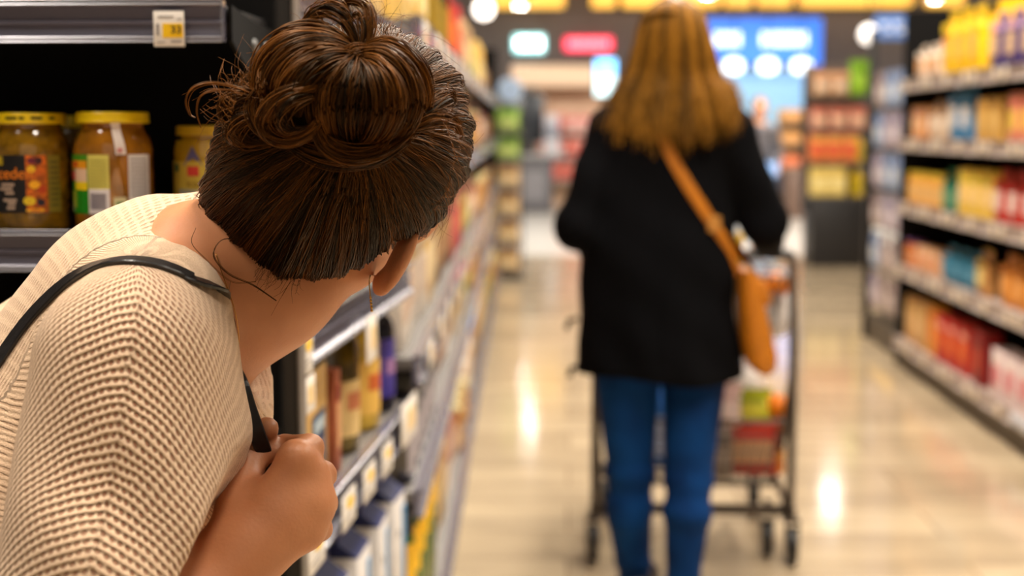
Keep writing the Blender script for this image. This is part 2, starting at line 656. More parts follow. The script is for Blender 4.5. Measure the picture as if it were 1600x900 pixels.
def price_tag(w, h, style='dot'):
    key = (w, h, style)
    if key in _tagk:
        return copy_tree(_tagk[key])
    t = empty('price_tag')
    MB().box((0, 0, 0), (w, 0.0012, h), bev=0.0003).build('card', tag_white, t)
    y = -0.0009
    if style == 'price':
        MB().box((w * 0.13, y, -h * 0.05), (w * 0.66, 0.0006, h * 0.40)).build('price_field', tag_yellow, t)
        V, Fs = text_np('33', h * 0.30, 0.0003)
        V[:, 0] *= 1.1
        V += np.array([w * 0.24, y - 0.0006, -h * 0.03])
        m = MB().add(V, Fs)
        m.build('price_digits', ink, t, smooth=False)
        p = MB()
        p.box((-w * 0.08, y, h * 0.34), (w * 0.5, 0.0005, h * 0.035))
        p.box((w * 0.36, y, h * 0.28), (w * 0.16, 0.0005, h * 0.03))
        p.box((-w * 0.36, y, -h * 0.02), (w * 0.09, 0.0005, h * 0.32))
        p.box((-w * 0.26, y, -h * 0.38), (w * 0.26, 0.0005, h * 0.035))
        p.box((w * 0.24, y, -h * 0.36), (w * 0.36, 0.0005, h * 0.06))
        p.build('print', ink_grey, t)
    elif style == 'dot':
        d = MB()
        n = 16
        d.prism([(w * 0.10 + w * 0.27 * math.cos(2 * PI * k / n), h * 0.14 + h * 0.16 * math.sin(2 * PI * k / n)) for k in range(n)], 0.0006, 'y', y - 0.0003)
        d.build('price_spot', tag_yellow, t)
        p = MB()
        p.box((-w * 0.05, y, h * 0.40), (w * 0.6, 0.0005, h * 0.03))
        p.box((0, y, -h * 0.22), (w * 0.7, 0.0005, h * 0.04))
        p.box((0, y, -h * 0.34), (w * 0.5, 0.0005, h * 0.03))
        p.build('print', ink_grey, t)
    else:
        MB().box((w * 0.12, y, 0), (w * 0.5, 0.0006, h * 0.5)).build('price_field', C(238, 206, 150), t)
    _tagk[key] = t
    return t


t = price_tag(0.0305, 0.0345, 'price')
t.location = at(264, 45, 1.407)
tag(t, 'white and yellow price tag on the top rail of the black endcap', 'price tag')


def rail_tag(g, x, y, z, rz, w, h, style, label, group=None, tilt=0.0):
    t = price_tag(w, h, style)
    t.location = g(x, y, z)
    t.rotation_euler = (tilt, 0, rz)
    tag(t, label, 'price tag', group)
    return t


gN = frame_of(NEAR)
gF = frame_of(FARRUN)
gR = frame_of(RIGHT)
rzN = NEAR.rotation_euler.z + PI / 2
for (y, zz, lab, w, h, st) in (
        (0.063, 0.772, 'white price tag nearest the peering woman\'s fist, low on the lower rail', 0.09, 0.05, 'dot'),
        (0.262, 0.772, 'white price tag on the lower rail below the beige carton', 0.09, 0.05, 'dot'),
        (0.414, 0.772, 'white price tag on the lower rail below the olive jar', 0.09, 0.05, 'dot'),
        (0.565, 0.772, 'white price tag on the lower rail below the golden pickle jar', 0.09, 0.05, 'dot'),
        (0.785, 0.790, 'large cream price tag on the lower rail below the purple-label bottle', 0.16, 0.075, 'plain'),
        (0.030, 1.030, 'half-yellow price tag at the start of the upper rail', 0.055, 0.055, 'dot'),
        (0.036, 0.975, 'plain white tag hanging under the start of the upper rail', 0.06, 0.045, 'plain'),
        (0.444, 0.985, 'white tag hanging from the upper rail below her earring', 0.08, 0.07, 'plain')):
    rail_tag(gN, 0.021, y, zz, rzN, w, h, st, lab)
k = 0
for y in (0.12, 0.5, 0.8, 1.15, 1.6, 2.1, 2.6, 3.2, 3.9, 4.7, 5.6):
    rail_tag(gF, 0.021, y, 1.474, FARRUN.rotation_euler.z + PI / 2, 0.13, 0.05, 'plain', 'pale price tag on the top rail of the long shelving run', 'tags on the top rail of the long run')
    rail_tag(gF, 0.021, y + 0.1, 0.85, FARRUN.rotation_euler.z + PI / 2, 0.13, 0.05, 'plain', 'pale price tag on the middle rail of the long shelving run', 'tags on the middle rail of the long run')
for zi, z in enumerate([0.165, 0.56, 0.90, 1.24, 1.55]):
    nm = ['bottom', 'second', 'middle', 'fourth', 'top'][zi]
    for j in range(9):
        y = 1.15 + j * 0.25 + 0.04 * ((j * 7 + zi * 3) % 5)
        rail_tag(gR, -0.021, y, z - 0.026, -PI / 2, 0.06, 0.052, 'plain',
                 'small white price tag on the %s rail across the aisle' % nm, 'tags on the %s rail across the aisle' % nm)


# ------------------------------------------------------------------ goods: one of each kind with its parts, then copies
class Kind:
    def __init__(self, build):
        self.build_fn = build
        self.proto = None

    def put(self, loc, rz, label, cat, group=None, sc=1.0):
        if self.proto is None:
            o = self.proto = self.build_fn()
        else:
            o = copy_tree(self.proto)
        o.location = loc
        o.rotation_euler = (0, 0, rz)
        if sc != 1.0:
            o.scale = (sc, sc, sc)
        else:
            o.scale = (1, 1, 1)
        for k_ in ('group',):
            if k_ in o:
                del o[k_]
        return tag(o, label, cat, group)


def arc_patch(r, z0, z1, a0, a1, n=10, t=0.0006):
    """a label wrapped on a jar: part of a cylinder wall, centred angle -90 deg faces the front"""
    V, Fs = [], []
    for i in range(n + 1):
        a = math.radians(a0 + (a1 - a0) * i / n)
        for (rr, z) in ((r, z0), (r, z1), (r + t, z0), (r + t, z1)):
            V.append((rr * math.cos(a), rr * math.sin(a), z))
    for i in range(n):
        b, c = i * 4, i * 4 + 4
        Fs += [(b + 2, c + 2, c + 3, b + 3), (b + 1, b + 3, c + 3, c + 1), (b, c, c + 2, b + 2), (b, b + 1, c + 1, c)]
    Fs += [(0, 2, 3, 1), (n * 4, n * 4 + 1, n * 4 + 3, n * 4 + 2)]
    return V, Fs


def carton(name, w, d, h, body, panel, accent=None, flap=None):
    def f():
        r = empty(name)
        MB().box((0, 0, h / 2), (w, d, h), bev=min(w, d) * 0.03).build('body', body, r)
        MB().box((0, -d / 2 - 0.0006, h * 0.46), (w * 0.8, 0.0014, h * 0.42)).build('front_panel', panel, r)
        if accent:
            MB().box((w * 0.06, -d / 2 - 0.0012, h * 0.78), (w * 0.7, 0.0014, h * 0.14), rot=rotz(0)).build('banner', accent, r)
        m = MB().box((0, 0, h + 0.0006), (w * 0.94, d * 0.46, 0.0014))
        m.build('top_flap', flap or body, r)
        return r
    return Kind(f)


def pouch(name, w, d, h, body, panel, accent=None):
    def f():
        r = empty(name)
        V, Fs = [], []
        nu, nv = 12, 14
        for j in range(nv + 1):
            t_ = j / nv
            prof = math.sin(min(1, t_ * 1.15 + 0.12) * PI) if t_ < 0.98 else 0
            dep = d * 0.5 * max(0.03, prof ** 0.55) if 0 < t_ < 1 else d * 0.5 * (0.55 if t_ == 0 else 0.02)
            ww = w * 0.5 * (0.92 + 0.08 * abs(2 * t_ - 1))
            for i in range(nu):
                a = 2 * PI * i / nu
                ca, sa = math.cos(a), math.sin(a)
                V.append((ww * np.sign(ca) * abs(ca) ** 0.6, dep * np.sign(sa) * abs(sa) ** 0.8, h * t_))
        for j in range(nv):
            for i in range(nu):
                i2 = (i + 1) % nu
                Fs.append((j * nu + i, j * nu + i2, (j + 1) * nu + i2, (j + 1) * nu + i))
        Fs.append(tuple(range(nu - 1, -1, -1)))
        Fs.append(tuple(nv * nu + i for i in range(nu)))
        MB().add(V, Fs).build('bag', body, r)
        s = MB()
        n = 10
        for i in range(n):
            s.box((-w * 0.47 + w * 0.94 * (i + 0.5) / n, 0, h * 0.985), (w * 0.08, 0.006 if i % 2 else 0.004, h * 0.06))
        s.build('crimped_seal', accent or body, r)

        def patch(zc, hh, ws, mat, nm, off):
            V2, F2 = [], []
            m_ = 8
            for i in range(m_ + 1):
                u = -1 + 2 * i / m_
                for z in (zc - hh / 2, zc + hh / 2):
                    y = -d * 0.5 * (1 - abs(u * ws) ** 3.0) ** 0.5 * 0.99 - off
                    V2.append((u * ws * w * 0.5, y, z))
            for i in range(m_):
                F2.append((i * 2, i * 2 + 2, i * 2 + 3, i * 2 + 1))
            nV = len(V2)
            V2 += [(x, y + 0.012, z) for (x, y, z) in V2]
            F2 += [tuple(nV + q for q in reversed(f_)) for f_ in F2[:m_]]
            MB().add(V2, F2).build(nm, mat, r)
        patch(h * 0.42, h * 0.38, 0.72, panel, 'label', 0.001)
        if accent:
            patch(h * 0.74, h * 0.14, 0.6, accent, 'banner', 0.001)
        return r
    return Kind(f)


def jar(name, r, h, content, lid, label, accent=None, neck=0.86, glass=None):
    def f():
        o = empty(name)
        prof = [(r * 0.88, 0.0), (r * 0.97, h * 0.02), (r, h * 0.05), (r, h * 0.70), (r * 0.97, h * 0.76), (r * neck, h * 0.84), (r * neck, h * 0.90)]
        MB().lathe(prof, 28).build('glass_body', content, o)
        lr = r * neck + 0.003
        lp = [(lr * 0.97, h * 0.885), (lr, h * 0.89), (lr, h * 0.975), (lr * 0.97, h * 0.995), (lr * 0.8, h), (0.0, h * 0.998)]
        MB().lathe(lp, 32).build('lid', lid, o)
        MB().add(*arc_patch(r, h * 0.18, h * 0.66, -200, 20, 18)).build('label', label, o)
        if accent:
            MB().add(*arc_patch(r + 0.0006, h * 0.44, h * 0.58, -125, -55, 8)).build('banner', accent, o)
        return o
    return Kind(f)


def bottle(name, r, h, body, cap_m, label, accent=None, shoulder=0.62, neck=0.36, cap_r=None, cap_h=0.1, label_top=None):
    def f():
        o = empty(name)
        prof = [(r * 0.9, 0.0), (r, h * 0.02), (r, h * shoulder), (r * 0.92, h * (shoulder + 0.05)), (r * (neck + 0.18), h * (shoulder + 0.14)),
                (r * neck, h * (shoulder + 0.2)), (r * neck, h * (1 - cap_h * 0.5))]
        MB().lathe(prof, 24).build('bottle_body', body, o)
        cr = cap_r or r * neck * 1.25
        MB().lathe([(cr, h * (1 - cap_h)), (cr, h * 0.985), (cr * 0.85, h), (0, h)], 20).build('cap', cap_m, o)
        MB().add(*arc_patch(r, h * 0.12, h * (label_top or shoulder - 0.08), -190, 10, 16)).build('label', label, o)
        if accent:
            MB().add(*arc_patch(r + 0.0006, h * 0.3, h * 0.42, -130, -50, 8)).build('banner', accent, o)
        return o
    return Kind(f)


# --- endcap jars
glass_amber = M('jar_amber', S(150, 96, 20), 0.12, var=0.35, scale=45, coat=0.8)
glass_olive = M('jar_antipasti', S(128, 92, 14), 0.12, var=0.6, scale=70, coat=0.8)
glass_mustard = M('jar_mustard', S(176, 140, 22), 0.12, var=0.2, scale=40, coat=0.8)
glass_orange = M('jar_orange', S(196, 96, 10), 0.12, var=0.35, scale=40, coat=0.8)
lid_yellow = C(240, 204, 14, 0.35, var=0.03)
lid_gold = C(196, 160, 30, 0.35)
print_dark = C(96, 84, 10, 0.5)


def endcap_jar_shape(o, r, h, content, lid, straight=0.66):
    prof = [(r * 0.86, 0.0), (r * 0.96, h * 0.015), (r, h * 0.05), (r, h * straight), (r * 0.985, h * (straight + 0.05)), (r * 0.93, h * (straight + 0.12)),
            (r * 0.82, h * 0.845), (r * 0.79, h * 0.86), (r * 0.79, h * 0.91)]
    b = MB().lathe(prof, 48).build('glass_body', content, o)
    MB().lathe([(r * 0.80, h * 0.835), (r * 0.83, h * 0.845), (r * 0.80, h * 0.86)], 40, cap=False).build('thread_ring', content, b)
    lr = r * 0.92
    pr = [(lr * 0.96, h * 0.905), (lr * 1.0, h * 0.908), (lr * 1.01, h * 0.92), (lr * 0.99, h * 0.93), (lr * 0.99, h * 0.985), (lr * 0.96, h * 0.998), (lr * 0.86, h), (0, h)]
    return b, MB().lathe(pr, 48).build('lid', lid, o)


def curved(V, r, a_c, z_c, sx=1.0):
    """wrap flat XZ lettering (facing -Y) on a cylinder around angle a_c (deg, -90 = front)"""
    a = math.radians(a_c) + V[:, 0] * sx / r
    rr = r - V[:, 1]
    return np.stack([rr * np.cos(a), rr * np.sin(a), V[:, 2] + z_c], 1)


def jar_black_label(loc, rz):
    o = empty('antipasti_jar', loc, rz, 'yellow-lidded jar with black label and orange lettering on the endcap shelf', 'jar')
    r, h = 0.0395, 0.1215
    b, lid = endcap_jar_shape(o, r, h, glass_olive, lid_yellow)
    m = MB()
    for (a0, a1) in ((-150, -138), (-135, -128), (-112, -92), (-89, -80), (-70, -52), (-40, -30)):
        m.add(*arc_patch(r * 0.92 * 0.99, h * 0.942, h * 0.968, a0, a1, 4, 0.0004))
    m.build('lid_print', print_dark, lid)
    lb = MB().add(*arc_patch(r, h * 0.165, h * 0.645, -175, -62, 24)).build('label', C(26, 22, 22, 0.4), o)
    R2 = r + 0.0007
    V, Fs = text_np('ecedell', 0.0165, 0.0004)
    V = curved(V, R2, -103, h * 0.49)
    obj_np('label_lettering', V, Fs, C(232, 128, 22, 0.5), lb, smooth=False, world=False)
    m = MB()
    for (a, z, s_) in ((-122, 0.60, 0.009), (-142, 0.60, 0.006)):
        m.add(*arc_patch(R2, h * z - s_ / 2, h * z + s_ / 2, a - 5, a + 7, 4, 0.0004))
    m.build('label_emblem', C(176, 150, 20, 0.5), lb)
    m = MB()
    for (a0, a1, z) in ((-118, -97, 0.40), (-122, -100, 0.365), (-112, -98, 0.33), (-116, -94, 0.27), (-108, -96, 0.24), (-110, -97, 0.205)):
        m.add(*arc_patch(R2, h * (z - 0.012), h * (z + 0.012), a0, a1, 5, 0.0004))
    m.build('label_small_print', C(176, 150, 130, 0.6), lb)
    # picture of fruit: a field with pieces of peel, pepper and a dark olive
    pic = MB().add(*arc_patch(r, h * 0.165, h * 0.645, -80, -50, 8, 0.0009)).build('label_picture', C(190, 92, 12, 0.5, var=0.7, scale=160), lb)
    for (a, z, da, hz, col) in ((-71, 0.60, 7, 0.05, (110, 30, 50)), (-62, 0.60, 6, 0.06, (60, 20, 24)), (-72, 0.53, 6, 0.06, (238, 190, 30)),
                                (-62, 0.50, 7, 0.05, (206, 96, 20)), (-68, 0.40, 8, 0.07, (244, 176, 24)), (-58, 0.36, 6, 0.07, (186, 60, 14)),
                                (-76, 0.265, 9, 0.075, (222, 190, 30)), (-60, 0.25, 6, 0.06, (24, 22, 40)), (-68, 0.185, 14, 0.03, (250, 190, 30))):
        n = 12
        V2 = np.array([(math.radians(da * math.cos(2 * PI * k_ / n)) * r, -0.0003, h * hz * 0.5 * math.sin(2 * PI * k_ / n)) for k_ in range(n)])
        V3 = curved(np.concatenate([V2, V2 * np.array([1, 0, 1])]), r + 0.0009, a, h * z)
        F3 = [tuple(range(n))] + [(k_, n + k_, n + (k_ + 1) % n, (k_ + 1) % n) for k_ in range(n)]
        obj_np('picture_piece', V3, F3, C(*col, 0.5), lb, smooth=False, world=False)
    sidep = MB().add(*arc_patch(r, h * 0.165, h * 0.645, -48, -28, 6)).build('label_side_panel', C(128, 112, 30, 0.5), lb)
    m = MB()
    for j in range(9):
        m.add(*arc_patch(r + 0.0007, h * (0.22 + j * 0.045), h * (0.235 + j * 0.045), -45, -31, 4, 0.0003))
    m.build('label_side_print', C(84, 80, 30, 0.6), lb)
    return o


def jar_green_label(loc, rz):
    o = empty('antipasti_jar', loc, rz, 'yellow-lidded jar with green and white label and a paper seal on the endcap shelf', 'jar')
    r, h = 0.0405, 0.1225
    b, lid = endcap_jar_shape(o, r, h, glass_amber, lid_yellow)
    z0, z1 = h * 0.155, h * 0.645
    lb = MB().add(*arc_patch(r, z0, z1, -178, -112, 16)).build('label', C(22, 130, 20, 0.4), o)
    R2 = r + 0.0006
    for (a0, a1, f0, f1, col, nm) in ((-178, -112, 0.90, 1.0, (70, 140, 20), 'label_top_band'), (-175, -113, 0.76, 0.90, (226, 150, 20), 'label_fruit_band'),
                                      (-150, -132, 0.79, 0.88, (206, 80, 20), 'label_fruit_spot'),
                                      (-176, -140, 0.56, 0.72, (196, 60, 56), 'label_red_badge'), (-140, -113, 0.54, 0.76, (226, 190, 160), 'label_pale_panel'),
                                      (-140, -113, 0.40, 0.54, (238, 206, 20), 'label_yellow_band'), (-176, -138, 0.10, 0.38, (150, 160, 40), 'label_olive_picture'),
                                      (-176, -150, 0.03, 0.2, (176, 170, 120), 'label_small_print')):
        MB().add(*arc_patch(R2, z0 + (z1 - z0) * f0, z0 + (z1 - z0) * f1, a0, a1, 8, 0.0004)).build(nm, C(*col, 0.5), lb)
    mid = MB().add(*arc_patch(r, z0, z1, -111, -79, 8)).build('text_panel', C(206, 196, 96, 0.5), o)
    m = MB()
    for j in range(8):
        m.add(*arc_patch(R2, z0 + (z1 - z0) * (0.47 + j * 0.06), z0 + (z1 - z0) * (0.485 + j * 0.06), -108, -83, 5, 0.0003))
    m.build('text_lines', C(150, 140, 50, 0.6), mid)
    bc = MB().add(*arc_patch(R2, z0, z0 + (z1 - z0) * 0.42, -110, -79, 8, 0.0004)).build('barcode_panel', C(222, 214, 214, 0.5), mid)
    m = MB()
    for j in range(9):
        m.add(*arc_patch(R2 + 0.0004, z0 + (z1 - z0) * 0.08, z0 + (z1 - z0) * 0.35, -107 + j * 2.6, -105.4 + j * 2.6, 2, 0.0003))
    m.build('barcode_bars', C(110, 104, 116, 0.6), bc)
    sp = MB().add(*arc_patch(r, z0 + 0.002, z1, -52, -14, 8)).build('side_label', C(214, 208, 204, 0.5), o)
    m = MB()
    for j in range(10):
        m.add(*arc_patch(R2, z0 + (z1 - z0) * (0.3 + j * 0.068), z0 + (z1 - z0) * (0.325 + j * 0.068), -49, -20, 5, 0.0003))
    m.build('side_label_print', C(140, 132, 132, 0.6), sp)
    MB().add(*arc_patch(R2, z0 + (z1 - z0) * 0.08, z0 + (z1 - z0) * 0.2, -47, -30, 5, 0.0003)).build('side_label_mark', C(40, 120, 50, 0.6), sp)
    st = MB().add(*arc_patch(r, z0, z0 + (z1 - z0) * 0.28, -74, -56, 5)).build('small_sticker', C(206, 196, 150, 0.5), o)
    MB().add(*arc_patch(R2, z0 + (z1 - z0) * 0.1, z0 + (z1 - z0) * 0.2, -70, -60, 4, 0.0003)).build('sticker_mark', C(70, 120, 60, 0.6), st)
    # paper seal from the lid down over the shoulder
    path = [(r * 0.93, h * 0.905), (r * 0.84, h * 0.865), (r * 0.90, h * 0.81), (r * 0.95, h * 0.775), (r * 1.0, h * 0.72), (r * 1.005, h * 0.645)]
    V, Fs = [], []
    for i, (rr, z) in enumerate(path):
        for a in (-76 + i * 1.4, -62 + i * 1.4):
            for dr in (0.0006, 0.0013):
                V.append(((rr + dr) * math.cos(math.radians(a)), (rr + dr) * math.sin(math.radians(a)), z))
    for i in range(len(path) - 1):
        p_, q = i * 4, i * 4 + 4
        Fs += [(p_ + 1, p_ + 3, q + 3, q + 1), (p_, q, q + 2, p_ + 2), (p_, p_ + 1, q + 1, q), (p_ + 2, q + 2, q + 3, p_ + 3)]
    se = MB().add(V, Fs).build('paper_seal', C(226, 214, 206, 0.5), o)
    m = MB()
    m.add(*arc_patch(r * 1.005 + 0.0013, h * 0.665, h * 0.70, -67, -60, 4, 0.0003))
    m.build('seal_stamp', C(206, 130, 126, 0.6), se)
    return o


def jar_mustard(loc, rz):
    o = empty('mustard_jar', loc, rz, 'shorter mustard-coloured jar with gold lid, half behind her hair on the endcap shelf', 'jar')
    r, h = 0.0365, 0.1085
    b, lid = endcap_jar_shape(o, r, h, glass_mustard, lid_gold, 0.74)
    lb = MB().add(*arc_patch(r, h * 0.10, h * 0.66, -170, -10, 18)).build('label', C(196, 168, 60, 0.4), o)
    R2 = r + 0.0006
    for (a0, a1, f0, f1, col, nm) in ((-150, -138, 0.56, 0.63, (20, 84, 60), 'label_leaf'), (-118, -98, 0.52, 0.61, (206, 60, 46), 'label_red_badge'),
                                      (-138, -70, 0.30, 0.39, (150, 150, 130), 'label_text_band'), (-140, -60, 0.16, 0.22, (190, 176, 170), 'label_pale_band'),
                                      (-134, -70, 0.25, 0.285, (110, 106, 110), 'label_small_print'), (-120, -108, 0.12, 0.16, (196, 110, 40), 'label_mark')):
        MB().add(*arc_patch(R2, h * f0, h * f1, a0, a1, 8, 0.0004)).build(nm, C(*col, 0.5), lb)
    V = curved(np.array([(-0.011, -0.0004, 0), (0.011, -0.0004, 0), (0.0, -0.0004, 0.02)]), R2, -108, h * 0.62)
    obj_np('label_blue_peak', V, [(0, 1, 2)], C(90, 84, 130, 0.5), lb, smooth=False, world=False)
    V, Fs = text_np('icoc', 0.0115, 0.0003)
    obj_np('label_lettering', curved(V, R2, -106, h * 0.445), Fs, C(120, 92, 20, 0.5), lb, smooth=False, world=False)
    return o


def floor_pt(px, Y, z):
    p_ = at(px, 450, Y)
    return (p_[0], Y, z)


jar_black_label(floor_pt(57, 1.468, CAPZ[3]), 0.03)
jar_green_label(floor_pt(184, 1.470, CAPZ[3]), 0.0)
jar_mustard(floor_pt(331, 1.505, CAPZ[3]), 0.1)
kb = jar('pickle_jar', 0.0395, 0.120, glass_olive, lid_yellow, C(40, 34, 26, 0.4), C(200, 120, 30))
for px, Y, lab in ((110, 1.575, 'yellow-lidded jar standing behind the two front jars of the endcap'), (8, 1.57, 'yellow-lidded jar behind the black-label jar at the photo edge')):
    kb.put(floor_pt(px, Y, CAPZ[3]), 0.3, lab, 'jar')
ko = jar('sauce_jar', 0.036, 0.115, glass_orange, lid_yellow, C(226, 214, 200, 0.4), C(190, 60, 40))
ko2 = jar('sauce_jar', 0.040, 0.115, M('jar_brown', S(120, 60, 14), 0.12, var=0.3, coat=0.8), lid_yellow, C(222, 208, 190, 0.4), None)
for k_, (px, kk, lab) in enumerate(((58, ko, 'orange sauce jar at the photo edge on the top endcap shelf'), (188, ko2, 'brown sauce jar with pale label on the top endcap shelf'),
                                    (296, ko2, 'amber sauce jar with white label above the price tag'), (-75, ko, 'orange sauce jar beyond the edge of the top endcap shelf'))):
    kk.put(floor_pt(px, 1.466 + 0.004 * k_, CAPZ[4]), -0.2 + 0.35 * k_, lab, 'jar')
kd = jar('relish_jar', 0.040, 0.112, M('jar_relish', S(120, 66, 16), 0.15, var=0.4, coat=0.6), C(70, 30, 16), C(150, 96, 30), C(140, 30, 30))
for k_, px in enumerate((-80, 18, 116, 214)):
    kd.put(floor_pt(px, 1.475, CAPZ[2]), 0.2 * k_, 'brown relish jar in the shade of the lower endcap shelf', 'jar', 'relish jars on the lower endcap shelf')

# --- near bay goods
faceN = NEAR.rotation_euler.z + PI / 2      # goods face the aisle (+X)


def nput(k_, y, depth_, z, label, cat, rz=0.0, group=None):
    return k_.put(gN(-depth_, y, z), faceN + rz, label, cat, group)


beige = C(206, 164, 96, 0.5)


def beige_carton():
    r = empty('olive_oil_carton')
    w, d, h = 0.15, 0.055, 0.172
    MB().box((0, 0, h / 2), (w, d, h), bev=0.002).build('body', beige, r)
    MB().box((0, 0, h + 0.0008), (w * 0.97, d * 0.97, 0.0016)).build('top_flap', C(120, 108, 90, 0.4), r)
    p_ = MB().box((0.004, -d / 2 - 0.0005, h * 0.40), (w * 0.66, 0.0012, h * 0.50)).build('front_panel', C(34, 58, 92, 0.5), r)
    MB().box((0.004, -d / 2 - 0.0013, h * 0.55), (w * 0.5, 0.0010, h * 0.10)).build('pale_band', C(170, 186, 196, 0.5), p_)
    MB().box((0.002, -d / 2 - 0.0013, h * 0.36), (w * 0.26, 0.0010, h * 0.12), bev=0.0002).build('pink_spot', C(186, 130, 130, 0.5), p_)
    MB().box((0.004, -d / 2 - 0.0013, h * 0.20), (w * 0.6, 0.0010, h * 0.08)).build('picture_strip', C(40, 34, 40, 0.5), p_)
    m = MB().box((-0.02, -d / 2 - 0.0006, h * 0.90), (0.008, 0.0012, 0.006))
    m.build('green_mark', C(40, 70, 50), r)
    m = MB().box((0.0, -d / 2 - 0.0006, h * 0.09), (w * 0.7, 0.0012, h * 0.09))
    m.build('orange_strip', C(206, 130, 50), r)
    return r


K_beige = Kind(beige_carton)
olive_glass = M('olive_glass', S(92, 74, 22), 0.1, var=0.4, scale=50, coat=0.9)
gold_glass = M('gold_glass', S(186, 150, 50), 0.1, var=0.35, scale=50, coat=0.9)
K_dark = jar('caper_jar', 0.034, 0.155, M('caper_glass', S(64, 42, 18), 0.12, var=0.4, coat=0.8), C(70, 56, 30), C(110, 84, 50))
K_olive = bottle('olive_jar', 0.049, 0.225, olive_glass, C(160, 140, 60), C(222, 190, 128), C(200, 120, 80), 0.72, 0.62, 0.031, 0.1, 0.50)
K_gold = bottle('pickle_jar', 0.051, 0.222, gold_glass, C(206, 180, 90), C(224, 178, 84), C(196, 96, 40), 0.66, 0.60, 0.033, 0.1, 0.52)
K_stick = carton('breadstick_box', 0.035, 0.05, 0.15, C(170, 92, 60, 0.5), C(206, 150, 104), C(130, 50, 36))
K_purple = bottle('soy_bottle', 0.040, 0.222, M('dark_bottle', S(22, 18, 26), 0.1, coat=0.9), C(214, 176, 70), C(64, 52, 140), C(150, 110, 160), 0.66, 0.36)
nput(K_dark, 0.06, 0.05, 0.8062, 'small dark caper jar between the end panel and the beige carton', 'jar')
nput(K_beige, 0.205, 0.036, 0.8062, 'beige carton with blue panel standing next to the dark end panel', 'carton', 0.05)
nput(K_stick, 0.33, 0.032, 0.8062, 'narrow reddish box between the beige carton and the olive jar', 'carton')
nput(K_olive, 0.47, 0.054, 0.8062, 'tall olive jar with cream label beside the narrow reddish box', 'jar')
nput(K_gold, 0.64, 0.056, 0.8062, 'tall golden pickle jar with orange label beside the olive jar', 'jar')
nput(K_purple, 0.79, 0.046, 0.8062, 'black bottle with purple label beside the golden pickle jar', 'bottle')
# cartons of milk under the lower rail
navy = C(24, 34, 88, 0.4)
milk = C(226, 222, 220, 0.4)


def milk_carton():
    r = empty('milk_carton')
    w, d, h = 0.10, 0.07, 0.205
    MB().box((0, 0, h / 2), (w, d, h), bev=0.002).build('body', milk, r)
    MB().prism([(-d / 2, h), (d / 2, h), (0.004, h + 0.022), (0.004, h + 0.036), (-0.004, h + 0.036), (-0.004, h + 0.022)], w, 'x', -w / 2).build('gable_top', navy, r)
    MB().box((w * 0.36, -d / 2 - 0.0005, h * 0.45), (w * 0.26, 0.0012, h * 0.86)).build('blue_stripe', C(96, 156, 206, 0.4), r)
    MB().box((-w * 0.12, -d / 2 - 0.0006, h * 0.68), (w * 0.14, 0.0012, h * 0.06)).build('print_mark', ink_grey, r)
    MB().box((-w * 0.12, -d / 2 - 0.0006, h * 0.2), (w * 0.3, 0.0012, h * 0.03)).build('print_line', ink_grey, r)
    return r


K_milk = Kind(milk_carton)
for i, lab in enumerate(('white carton with navy gable top nearest the fist, under the lower rail', 'second white carton with navy gable top under the lower rail',
                         'third white carton with navy gable top under the lower rail',
                         'last white carton with navy gable top, below the large cream tag', 'white carton with navy gable top hidden nearest the end panel')):
    y = (0.31, 0.48, 0.65, 0.81, 0.12)[i]
    nput(K_milk, y, 0.037, 0.4412, lab, 'carton', 0.04 * (i % 3 - 1))
# upper shelves of the near bay, mostly behind her head
K_green = jar('green_jar', 0.037, 0.14, M('green_glass', S(110, 116, 40), 0.12, var=0.4, coat=0.8), C(196, 190, 120), C(196, 186, 120), C(90, 120, 50))
for i in range(6):
    nput(K_green, 0.08 + i * 0.14, 0.045, 1.0592, 'green jar on the shelf behind the peering woman\'s neck', 'jar', 0.1 * i, 'green jars behind her neck')
K_cream = carton('cracker_box', 0.125, 0.06, 0.235, C(226, 190, 120, 0.5), C(240, 216, 160), C(206, 160, 60))
K_yell = carton('cracker_box', 0.12, 0.06, 0.245, C(240, 196, 96, 0.5), C(250, 224, 150), C(216, 170, 50))
for i in range(6):
    lab = ['cream cracker box on the top shelf right above the bun', 'yellow cracker box on the top shelf behind the bun'][i % 2]
    nput([K_cream, K_yell][i % 2], 0.075 + i * 0.143, 0.036, 1.4712, lab, 'box', 0, ['cream cracker boxes on the top shelf', 'yellow cracker boxes on the top shelf'][i % 2])

# --- long run on the same side
faceF = FARRUN.rotation_euler.z + PI / 2
K_oil = bottle('oil_bottle', 0.045, 0.36, M('oil_green', S(74, 104, 24), 0.12, var=0.25, coat=0.8), C(14, 13, 14), C(240, 186, 20), None, 0.80, 0.6, 0.042, 0.13)


def oil_bottle():
    o = empty('oil_bottle')
    r, h = 0.05, 0.395
    MB().lathe([(r * 0.9, 0), (r, 0.008), (r, h * 0.80), (r * 0.9, h * 0.86), (r * 0.8, h * 0.88)], 28).build('bottle_body', M('oil_green', S(96, 126, 30), 0.12, var=0.25, coat=0.8), o)
    MB().lathe([(r * 0.95, h * 0.865), (r * 0.95, h * 0.985), (r * 0.85, h), (0, h)], 24).build('cap', C(14, 13, 14), o)
    MB().add(*arc_patch(r, h * 0.58, h * 0.82, -220, 40, 20)).build('label', C(244, 190, 20, 0.4), o)
    MB().add(*arc_patch(r, h * 0.08, h * 0.50, -200, -120, 10)).build('back_label', C(150, 170, 50, 0.4), o)
    return o


K_oil = Kind(oil_bottle)


